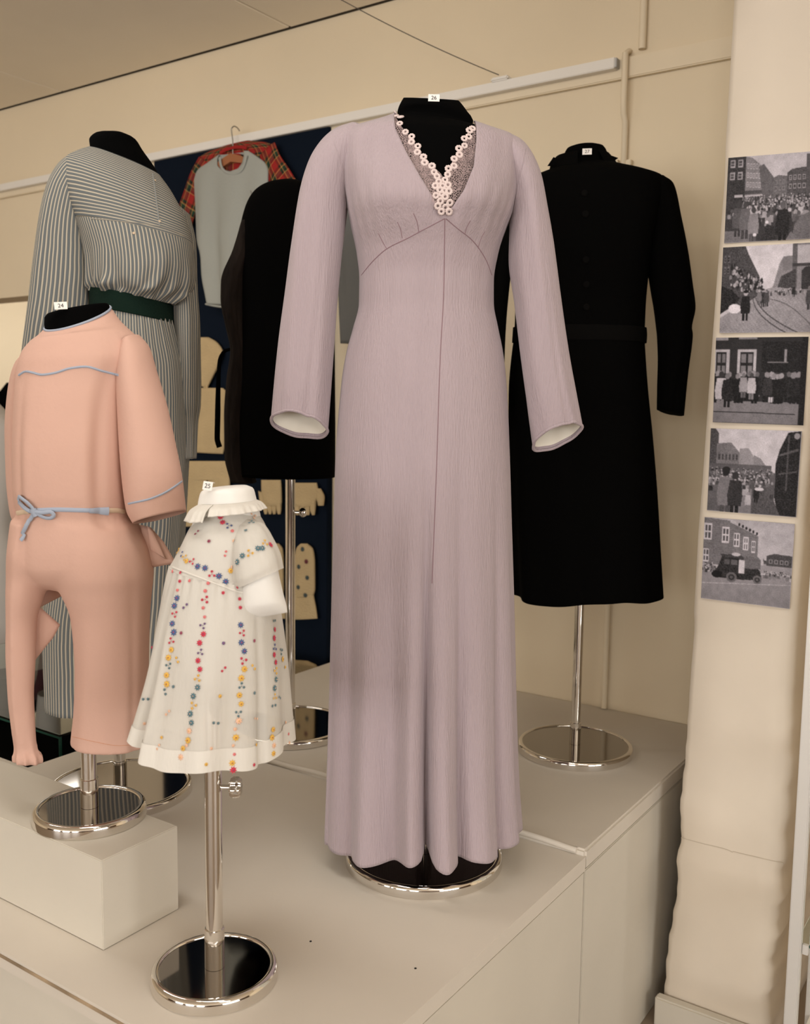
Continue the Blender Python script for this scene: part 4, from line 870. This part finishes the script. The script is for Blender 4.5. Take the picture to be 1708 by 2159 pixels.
knit('knit_mitten', 'cream knitted mitten with dark wool flowers half behind the white child dress', 'mitten', 590, 1200, [('hand', [(574, 1146, 588, 1146, .006), (566, 1156, 596, 1158, .012), (562, 1190, 598, 1190, .014), (560, 1240, 598, 1240, .014), (562, 1260, 596, 1258, .012)], 1), ('cuff', [(560, 1255, 597, 1255, .012), (558, 1280, 600, 1280, .013), (560, 1306, 602, 1304, .010)], 1)])
knit('knit_bootee', 'cream knitted piece at the foot of the navy panel above the stage edge', 'knitwear', 640, 1410, [('knit_piece', [(610, 1391, 650, 1394, .008), (606, 1402, 668, 1404, .014), (604, 1425, 670, 1425, .014), (606, 1450, 664, 1450, .008)], 1)])
# dim grey garment hanging on the wall right of the panel, seen between the gown's sleeve and waist
fG = Frame(on_y(735, 600, YW-.05), 0.0)
gg = empty('grey_garment', fG, 'dim grey wool garment on the wall seen between lavender sleeve and waist', 'garment')
loft('garment_body', Rows(fG, [(690, 420, 760, 410, .02, 0), (700, 460, 790, 450, .03, 0), (712, 560, 800, 550, .035, 0), (716, 650, 800, 650, .035, 0), (718, 724, 800, 724, .03, 0)]), GREYW, gg, 48, 40, caps=(True, True), mod=lambda th, v, a: wav(th, v*2, 12, .003))

# ================================================================== OLD PHOTOGRAPHS ON THE PILLAR
NP = 170
gy, gx = np.mgrid[0:NP, 0:NP]; GU = gx/(NP-1.0); GV = gy/(NP-1.0)
def inside(P):
    P = np.array(P, float); r = np.zeros(GU.shape, bool); n = len(P); j = n-1
    for i in range(n):
        with np.errstate(divide='ignore', invalid='ignore'):
            c = ((P[i, 1] > GV) != (P[j, 1] > GV)) & (GU < (P[j, 0]-P[i, 0])*(GV-P[i, 1])/(P[j, 1]-P[i, 1]+1e-12)+P[i, 0])
        r ^= c; j = i
    return r
def fill(g, P, val, nz=.03, rs=np.random.RandomState(1)):
    m = inside(P); g[m] = val+rs.randn(m.sum())*nz
def rect(g, x0, y0, x1, y1, v, nz=.02): fill(g, [(x0, y0), (x1, y0), (x1, y1), (x0, y1)], v, nz)
def oval(g, x, y, rx, ry, v): m = ((GU-x)/rx)**2+((GV-y)/ry)**2 < 1; g[m] = v
def wins(g, x0, y0, x1, y1, nx, ny, vf, vp, sk=0.0):
    for i in range(nx):
        for j in range(ny):
            a = x0+(x1-x0)*i/nx; b = x0+(x1-x0)*(i+.62)/nx; t = y0+(y1-y0)*j/ny+sk*(a-x0); e = y0+(y1-y0)*(j+.62)/ny+sk*(a-x0)
            rect(g, a, t, b, e, vf); m = .18; rect(g, a+(b-a)*m, t+(e-t)*m, b-(b-a)*m, t+(e-t)*.48, vp); rect(g, a+(b-a)*m, t+(e-t)*.55, b-(b-a)*m, e-(e-t)*m, vp)
def person(g, x, y, h, coat, head=.35, hat=None):
    w = h*.16; fill(g, [(x-w*.7, y-h*.78), (x+w*.7, y-h*.78), (x+w, y-h*.45), (x+w*.85, y-h*.22), (x-w*.85, y-h*.22), (x-w, y-h*.45)], coat, .02)
    rect(g, x-w*.55, y-h*.23, x-w*.08, y, coat*.5); rect(g, x+w*.08, y-h*.23, x+w*.55, y, coat*.5)
    oval(g, x, y-h*.88, h*.065, h*.085, head)
    if hat is not None: oval(g, x, y-h*.93, h*.075, h*.05, hat)
def crowd(g, y0, y1, n, x0=0, x1=1, s0=.02, s1=.06, seed=0, dark=(.03, .16)):
    rs = np.random.RandomState(seed)
    for y in np.sort(rs.uniform(y0, y1, n)):
        t = (y-y0)/(y1-y0+1e-6); s = s0+(s1-s0)*t; x = rs.uniform(x0, x1); c = rs.uniform(*dark) if rs.rand() < .75 else rs.uniform(.2, .42)
        fill(g, [(x-s*.8, y+s*2.6), (x-s*.7, y+s*.6), (x+s*.7, y+s*.6), (x+s*.8, y+s*2.6)], c, .02); oval(g, x, y, s*.42, s*.55, rs.choice([.05, .12, .30, .45]))
def pic1():
    g = np.full((NP, NP), .42); g += .04*(1-GV)
    fill(g, [(0, .0), (.22, 0), (.22, .55), (0, .55)], .06); wins(g, .03, .03, .22, .32, 2, 2, .36, .10)
    fill(g, [(.22, 0), (.30, .02), (.44, .14), (.44, .45), (.22, .45)], .22); wins(g, .24, .08, .42, .40, 5, 3, .38, .16, .12)
    rect(g, .22, .40, .44, .44, .10); rect(g, .1, .44, .2, .47, .4); rect(g, .05, .47, .45, .56, .05)
    fill(g, [(.38, .13), (.44, .1), (.56, .26), (.56, .5), (.44, .5)], .14)
    fill(g, [(.56, .27), (.62, .24), (.72, .26), (.72, .5), (.56, .5)], .16); wins(g, .58, .3, .71, .45, 3, 2, .24, .12)
    fill(g, [(.72, .22), (.78, .18), (1, .16), (1, .5), (.72, .5)], .11); wins(g, .74, .25, .95, .45, 4, 2, .28, .07); rect(g, .94, .02, 1, .5, .12)
    rect(g, 0, .5, 1, 1, .07); crowd(g, .46, .60, 260, .2, 1, .010, .022, 3, (.02, .2)); crowd(g, .58, .70, 50, 0, 1, .025, .05, 4)
    rect(g, 0, .86, .3, 1, .20)
    for a in ((.15, .93, .42, .12), (.24, .96, .45, .16), (.34, 1.0, .42, .26)): person(g, a[0], a[1], a[2], a[3], .08)
    person(g, .68, 1.05, .52, .035, .14); oval(g, .5, .78, .018, .018, .6); oval(g, .36, .92, .02, .02, .65)
    fill(g, [(.5, .8), (.62, .84), (.62, 1), (.42, 1)], .05)
    fill(g, [(.78, 1), (.82, .82), (.9, .72), (1, .68), (1, 1)], .18); fill(g, [(.72, 1), (.78, .9), (.84, 1)], .2)
    return g
def pic2():
    g = np.full((NP, NP), .55); g -= .08*GV
    fill(g, [(0, 0), (.26, 0), (.30, .1), (.36, .22), (.42, .34), (.47, .5), (.5, .55), (.5, .6), (0, .75)], .09); wins(g, .02, .1, .1, .36, 2, 2, .18, .04)
    rs = np.random.RandomState(5)
    for i in range(120): x = rs.uniform(.1, .46); y = rs.uniform(.12+.6*x, .52); oval(g, x, y, rs.uniform(.006, .018), rs.uniform(.008, .03), rs.choice([.03, .05, .25, .4]))
    fill(g, [(1, .0), (.78, 0), (.78, .13), (.68, .14), (.64, .22), (.58, .46), (.55, .52), (1, .58)], .25); rect(g, .79, .02, .98, .22, .42); rect(g, .78, 0, .83, .5, .14); rect(g, .78, .22, 1, .26, .08); rect(g, .68, .14, .77, .3, .22)
    fill(g, [(.66, .36), (.82, .28), (.82, .5), (.62, .5)], .08); rect(g, .88, .3, 1, .52, .06); oval(g, .95, .31, .06, .05, .06)
    fill(g, [(.5, .5), (.6, .48), (1, .55), (1, 1), (0, 1), (0, .82), (.38, .6)], .30)
    m = inside([(.5, .5), (.6, .48), (1, .55), (1, 1), (0, 1), (0, .82), (.38, .6)]); g[m] += (.03*np.sin(GV*170)*np.sin(GU*150+GV*60))[m]
    for k in (0, .05):
        for t in np.linspace(0, 1, 240): oval(g, .36+k*.5+t*t*.36+k*t*2, .58+.42*t, .004+.004*t, .006, .08)
    for t in np.linspace(0, 1, 200): oval(g, .55+.45*t, .62+.26*t*t+.06*t, .004, .005, .12)
    fill(g, [(0, .45), (.12, .5), (.22, .6), (.15, .68), (0, .78)], .03)
    oval(g, .16, .72, .07, .055, .62); person(g, .28, .86, .36, .025, .4, .02); person(g, .47, .71, .22, .05, .3, .03); person(g, .43, .68, .18, .2, .4); person(g, .51, .70, .2, .09, .3)
    crowd(g, .5, .54, 30, .5, .9, .010, .016, 8); person(g, .97, .75, .28, .1, .2); person(g, .8, .6, .14, .04, .1)
    return g
def pic3():
    g = np.full((NP, NP), .045); g += np.random.RandomState(3).randn(NP, NP)*.008
    rect(g, .52, .05, 1, .4, .025); rect(g, 0, 0, .14, .035, .3); rect(g, .26, 0, .46, .02, .25)
    for x0, x1 in ((-.02, .16), (.25, .46)):
        rect(g, x0, .14, x1, .42, .42); rect(g, x0+.03, .17, x1-.03, .42, .03); rect(g, x0+.045, .19, (x0+x1)/2-.01, .29, .2); rect(g, (x0+x1)/2+.012, .19, x1-.045, .29, .2); rect(g, x0+.045, .33, (x0+x1)/2-.01, .42, .22); rect(g, (x0+x1)/2+.012, .33, x1-.045, .42, .22)
    rect(g, .76, .14, .785, .28, .3); rect(g, .58, .28, .8, .295, .2)
    rect(g, 0, .74, .95, 1, .20); g[inside([(0, .74), (.93, .76), (.93, 1), (0, 1)])] += .02
    for t in np.linspace(0, .9, 200): oval(g, t, .87+.01*t, .006, .006, .04)
    rs = np.random.RandomState(11)
    for i in range(34):
        x = rs.uniform(0, .95); c = rs.choice([.015, .02, .03, .05, .35], p=[.3, .25, .2, .15, .1]); person(g, x, .76+rs.uniform(-.03, .01), .36, c, rs.choice([.15, .25, .32]))
    person(g, .08, .82, .44, .45, .06); person(g, .15, .82, .42, .03, .2); person(g, .42, .72, .32, .42, .08); person(g, .33, .7, .3, .3, .2)
    rect(g, .61, .69, .628, .75, .5); rect(g, .638, .69, .656, .75, .5); rect(g, .94, 0, 1, 1, .02)
    return g
def pic4():
    g = np.full((NP, NP), .46); g += .05*(1-GV)
    fill(g, [(0, 0), (.06, 0), (.1, .06), (.1, .44), (0, .44)], .10); fill(g, [(.08, .18), (.24, .16), (.36, .3), (.36, .46), (.08, .46)], .2); wins(g, .1, .3, .34, .42, 6, 1, .12, .07)
    fill(g, [(.34, .23), (.44, .22), (.5, .32), (.5, .47), (.34, .47)], .28); fill(g, [(.5, .3), (.58, .34), (.64, .42), (.64, .5), (.5, .48)], .24)
    rect(g, 0, .42, .7, .5, .13); fill(g, [(1, 0), (.86, .02), (.78, .22), (.74, .4), (.74, .75), (.8, 1), (1, 1)], .03); fill(g, [(.86, .05), (.88, .05), (.88, .7), (.86, .7)], .1); oval(g, .955, .06, .03, .035, .3)
    fill(g, [(.78, .28), (.98, .2), (.98, .23), (.78, .3)], .12); fill(g, [(.78, .5), (.98, .46), (.98, .48), (.78, .52)], .1)
    rect(g, 0, .5, .75, 1, .14); fill(g, [(.5, .66), (.66, .62), (.82, 1), (.45, 1)], .11); rect(g, .3, .7, .5, 1, .22)
    crowd(g, .46, .62, 240, .0, .72, .009, .024, 9, (.03, .2)); crowd(g, .6, .7, 30, 0, .6, .02, .035, 10)
    person(g, .2, 1.06, .62, .2, .03, .03); person(g, .31, 1.04, .55, .05, .05); person(g, .46, .95, .22, .42, .3); person(g, .55, .86, .22, .03, .1); person(g, .72, .8, .2, .12, .3); oval(g, .58, .7, .05, .02, .5)
    return g
def pic5():
    g = np.full((NP, NP), .40); g += .04*GV
    fill(g, [(0, 0), (.3, .02), (.62, .17), (.62, .52), (0, .58)], .19); g[inside([(0, 0), (.3, .02), (.62, .17), (.62, .52), (0, .58)])] += (.012*np.sin(GV*260))[inside([(0, 0), (.3, .02), (.62, .17), (.62, .52), (0, .58)])]
    fill(g, [(.3, .0), (.62, .15), (.62, .18), (.3, .04)], .45)
    for x, y, w, h in ((.0, .07, .09, .2), (.21, .10, .08, .19), (.345, .16, .065, .17), (.455, .2, .055, .16), (.545, .24, .045, .14), (0, .38, .07, .16)):
        rect(g, x, y, x+w, y+h, .5); 
        for i in (0, 1):
            for j in (0, 1): rect(g, x+w*(.14+.44*i), y+h*(.1+.45*j), x+w*(.42+.44*i), y+h*(.45+.45*j), .1)
    for x in (.4, .44, .48, .52, .56, .6): oval(g, x, .06+(x-.4)*.45, .014, .02, .05)
    fill(g, [(.72, .4), (.8, .37), (1, .38), (1, .56), (.72, .55)], .09); wins(g, .75, .44, .98, .52, 4, 1, .3, .08); rect(g, .6, .52, 1, .62, .3)
    rect(g, 0, .66, 1, 1, .25); g[inside([(0, .66), (1, .62), (1, 1), (0, 1)])] = .27; fill(g, [(0, .8), (1, .72), (1, .727), (0, .808)], .42)
    crowd(g, .55, .62, 50, .0, .16, .014, .02, 13, (.05, .3)); crowd(g, .58, .63, 60, .7, 1, .012, .02, 14, (.04, .3))
    fill(g, [(.18, .58), (.22, .46), (.42, .46), (.44, .56), (.62, .56), (.66, .6), (.68, .7), (.44, .72), (.2, .72), (.13, .68)], .04); fill(g, [(.22, .46), (.2, .43), (.44, .42), (.46, .47)], .08); rect(g, .25, .49, .31, .55, .12); rect(g, .33, .49, .4, .55, .14); oval(g, .38, .42, .05, .02, .45)
    fill(g, [(.47, .44), (.62, .42), (.66, .46), (.66, .57), (.48, .58)], .16); rect(g, .42, .48, .48, .64, .5); oval(g, .45, .46, .02, .025, .08)
    for x, r in ((.34, .06), (.63, .05)): oval(g, x, .70, r, r, .16); oval(g, x, .70, r*.6, r*.6, .05); oval(g, x, .70, r*.3, r*.3, .14)
    oval(g, .17, .68, .06, .045, .02); fill(g, [(.68, .42), (.69, .5), (.72, .5), (.735, .42), (.715, .46), (.7, .46)], .1); rect(g, .69, .5, .72, .58, .3)
    return g
PCORN = [((1536, 333), (1713, 319), (1709, 503), (1527, 513)), ((1525, 522), (1716, 511), (1712, 700), (1517, 702)), ((1510, 712), (1705, 710), (1694, 897), (1503, 890)), ((1499, 903), (1691, 909), (1679, 1091), (1491, 1076)), ((1486, 1090), (1676, 1105), (1665, 1284), (1478, 1261))]
PLAB = ['black and white photograph of a dense crowd in a town square', 'black and white photograph of a street with curving tram rails', 'black and white photograph of people queueing before a dark house front', 'black and white photograph of a busy shopping street under pale sky', 'black and white photograph of an old lorry before a brick building']
PM = mat('photo_print', (.3, .3, .3), .6, spec=.15); N_, K_, b_ = nodes(PM); at_ = N_.new('ShaderNodeAttribute'); at_.attribute_name = 'print'; K_.new(at_.outputs['Color'], b_.inputs['Base Color'])
PBACK = mat('photo_paper', (.7, .66, .6), .7)
for corners, lab, fn in zip(PCORN, PLAB, (pic1, pic2, pic3, pic4, pic5)):
    g = np.clip(fn(), .008, .75); g = np.clip((g/.5)**1.25*.56, .006, .72)
    for _ in range(1):
        p_ = np.pad(g, 1, mode='edge'); g = (p_[:-2, 1:-1]+p_[2:, 1:-1]+p_[1:-1, :-2]+p_[1:-1, 2:]+2*p_[1:-1, 1:-1])/6
    lo = np.random.RandomState(5).rand(22, 22); iy = GV*20.9; ix = GU*20.9; y0 = iy.astype(int); x0 = ix.astype(int); fy = iy-y0; fx = ix-x0
    lo = lo[y0, x0]*(1-fy)*(1-fx)+lo[y0+1, x0]*fy*(1-fx)+lo[y0, x0+1]*(1-fy)*fx+lo[y0+1, x0+1]*fy*fx
    g = g*(.86+.28*lo)*(1+.08*np.random.RandomState(6).randn(NP, NP)); g = g*(1-.25*((GU-.5)**2+(GV-.5)**2)*1.2)
    q = [on_y(x, y, YP-.006) for x, y in corners]; o0 = sum(q, Vector())/4
    P = [np.array(p-o0) for p in q]
    X = ((1-GU)*(1-GV))[..., None]*P[0]+(GU*(1-GV))[..., None]*P[1]+(GU*GV)[..., None]*P[2]+((1-GU)*GV)[..., None]*P[3]
    X[..., 1] = -.001*((GU-.5)**2)
    I = np.arange(NP-1)[:, None]*NP; J = np.arange(NP-1)[None]; F_ = np.stack([I+J, I+NP+J, I+NP+J+1, I+J+1], -1).reshape(-1, 4).tolist()
    rt = bpy.data.objects.new('photograph', None); COL.objects.link(rt); rt.location = o0; tag(rt, lab+' on the pillar', 'photograph')
    ob = mk('print', X.reshape(-1, 3).tolist(), F_, PM, rt, False)
    ca_ = ob.data.color_attributes.new('print', 'FLOAT_COLOR', 'POINT'); rgba = np.ones((NP*NP, 4)); gg_ = g.ravel(); rgba[:, 0] = gg_*1.0; rgba[:, 1] = gg_*.93; rgba[:, 2] = gg_*1.02
    ca_.data.foreach_set('color', rgba.ravel())
    v = [tuple(p+np.array((0, .0004, 0))) for p in P]+[tuple(p+np.array((0, .003, 0))) for p in P]
    mk('backing', v, [(4, 5, 6, 7), (0, 1, 5, 4), (1, 2, 6, 5), (2, 3, 7, 6), (3, 0, 4, 7)], PBACK, rt, False)

# ================================================================== GLASS CABINET AT THE RIGHT
YC = 1.93
k0 = on_y(1689, 1524, YC); k1 = on_y(1712, 1524, YC)
fK = Frame((k0.x, YC, ZF), 0.0)
cab = empty('glass_cabinet', fK, 'tall glass showcase with aluminium frame and glass shelves beside the pillar', 'cabinet')
wpost = .024; HC = 1.9+.6
for nm, x, y in (('corner_post', 0, 0), ('corner_post', .55, 0), ('corner_post', 0, .22), ('corner_post', .55, .22)):
    box(nm, x, x+wpost, y, y+.02, 0, HC, ALU, cab, bev=.002)
for z in (.02, .16, HC-.03):
    box('rail', wpost, .55, .001, .019, z, z+.03, ALU, cab, bev=.002); box('rail', wpost, .55, .221, .239, z, z+.03, ALU, cab, bev=.002)
zk1 = on_y(1706, 2000, YC+.02).z-ZF
for i in range(4):
    z = zk1+.34*i
    if z < HC-.1:
        s = box('glass_shelf', .012, .56, .022, .218, z, z+.006, GLASS, cab, bev=0); box('shelf_edge', .026, .55, .0215, .0218, z, z+.006, GEDGE, s, bev=0)
        box('shelf_clip', .0245, .036, .012, .022, z-.012, z+.008, ALU, cab, bev=.001)
box('floor_panel', .01, .565, .005, .235, .17, .18, WHITE, cab, bev=.002)
box('back_panel', .01, .565, .232, .238, .2, HC-.03, mat('cabinet_back', (.68, .63, .54), .7), cab, bev=0)

# ================================================================== LEFT BACKGROUND
# low glass showcase standing on the floor behind the stage notch
c0 = on_z(112, 1600, ZF+.5)
sx = XLB-.06; fV = Frame((sx-.55, 1.75, ZF), 0)
vc = empty('glass_showcase', fV, 'low glass-topped showcase with dark interior on the floor left of the stage', 'showcase')
box('base', -.5, .585, -.3, .75, 0, .46, DARKW, vc)
for x in (-.5, .524):
    for y in (-.2, .744): box('glass_edge', x, x+.006, y, y+.006, .46, .60, GEDGE, vc, bev=0)
box('glass_top', -.5, .53, -.2, .75, .60, .606, GLASS, vc, bev=0)
for y in (-.2, .744): box('glass_edge', -.494, .524, y, y+.006, .594, .5999, GEDGE, vc, bev=0)
box('lining_tray', -.49, .52, -.19, .74, .4605, .47, COAT, vc, bev=0)
fH = Frame((sx-.35, 2.0, ZF+.4705), 0)
ht = empty('leather_bag', fH, 'brown leather bag with dark handle inside the low showcase', 'bag')
lathe('bag_body', [(.10, 0), (.12, .01), (.125, .05), (.10, .085), (.05, .095), (.01, .096)], BROWN, ht, 40)
tube('handle', [(-.09+.18*i/16, 0, .08+.03*math.sin(PI*i/16)) for i in range(17)], .008, DARKW, ht)
fH2 = Frame((sx-.75, 1.85, ZF+.4705), 0)
h2 = empty('felt_hat', fH2, 'round black felt hat lying inside the low showcase', 'hat')
lathe('brim', [(.05, 0), (.16, .001), (.162, .006), (.09, .012)], COAT, h2, 48); lathe('crown', [(.092, .012), (.09, .08), (.07, .11), (.02, .115)], COAT, h2, 48)
# pale coat and dark clothes on stands in the far bay
def far_figure(px, pyb, dist, z, rows, m, name, label, cat, m2):
    r_ = ray(px, pyb); b = CAM+r_*(dist/ r_.dot(Vector((-math.sin(YAW), math.cos(YAW), 0)))); fr = Frame((b.x, b.y, z), YAW)
    st = empty('garment_stand', fr, 'slim chrome stand under the '+label, 'stand'); stand(fr, st, .3, rows[-1][0], .012)
    g = empty(name, fr, label, cat)
    P = [[-w+ox, oy, zz, w+ox, oy, zz, b_, 0] for zz, w, b_, ox, oy in rows]
    rw = Rows.__new__(Rows); rw.P = np.array(P); rw.s = np.concatenate([[0], np.cumsum(np.abs(np.diff(rw.P[:, 2]))+1e-3)])
    loft('garment_body', rw, m, g, 64, 50, caps=(True, True), mod=lambda th, v, a: wav(th, v, 7, .012*v+.003, (3, 5, 8)))
    return fr, g
fr1, g1 = far_figure(-14, 1300, 3.95, ZF, [(1.52, .03, .03, 0, 0), (1.45, .10, .06, 0, 0), (1.40, .18, .09, 0, 0), (1.2, .17, .1, 0, 0), (1.0, .13, .09, 0, 0), (.85, .17, .11, 0, 0), (.35, .22, .15, 0, 0)], mat('pale_grey_linen', (.50, .46, .42), .9), 'pale_coat', 'pale grey linen coat on a stand beyond the romper', 'coat', None)
tube('sleeve', [(.18, 0, 1.38), (.22, -.02, 1.15), (.24, -.04, .92)], [.06, .055, .045], MATS['pale_grey_linen'], g1, n=14)
fr2, g2 = far_figure(-14, 900, 5.2, ZF, [(1.45, .03, .03, 0, 0), (1.40, .10, .06, 0, 0), (1.34, .2, .1, 0, 0), (1.2, .2, .11, 0, 0), (1.1, .15, .1, 0, 0), (.5, .26, .18, 0, 0)], MAROON, 'maroon_dress', 'dark maroon dress on a stand in the far bay', 'dress', None)
tube('sleeve', [(.19, 0, 1.3), (.25, -.02, 1.1), (.24, -.06, .85)], [.06, .055, .045], MAROON, g2, n=14)
fr3, g3 = far_figure(28, 900, 5.6, ZF, [(1.62, .03, .03, 0, 0), (1.55, .09, .06, 0, 0), (1.48, .17, .1, 0, 0), (1.3, .17, .11, 0, 0), (1.1, .13, .1, 0, 0), (.5, .2, .16, 0, 0)], COAT, 'black_dress', 'black dress on a stand in the far bay', 'dress', None)
# white door and window frame on the far wall
dr = struct(bpy.data.objects.new('door_1', None)); COL.objects.link(dr)
dp = on_y(22, 760, 6.55)
box('door_leaf', dp.x-.9, dp.x+.35, 6.55, 6.59, ZF, 1.5, WHITE, dr); box('door_frame', dp.x+.36, dp.x+.46, 6.5, 6.59, ZF, 1.6, WHITE, dr)
box('door_frame', dp.x-1.0, dp.x-.91, 6.5, 6.59, ZF, 1.6, WHITE, dr)
area('far_bay_fill', (-5.6, 4.6, ZC-.1), (0, 0, 0), 1.6, 1.6, 40, (1, .95, .88))  # added area light under the ceiling to brighten the far bay
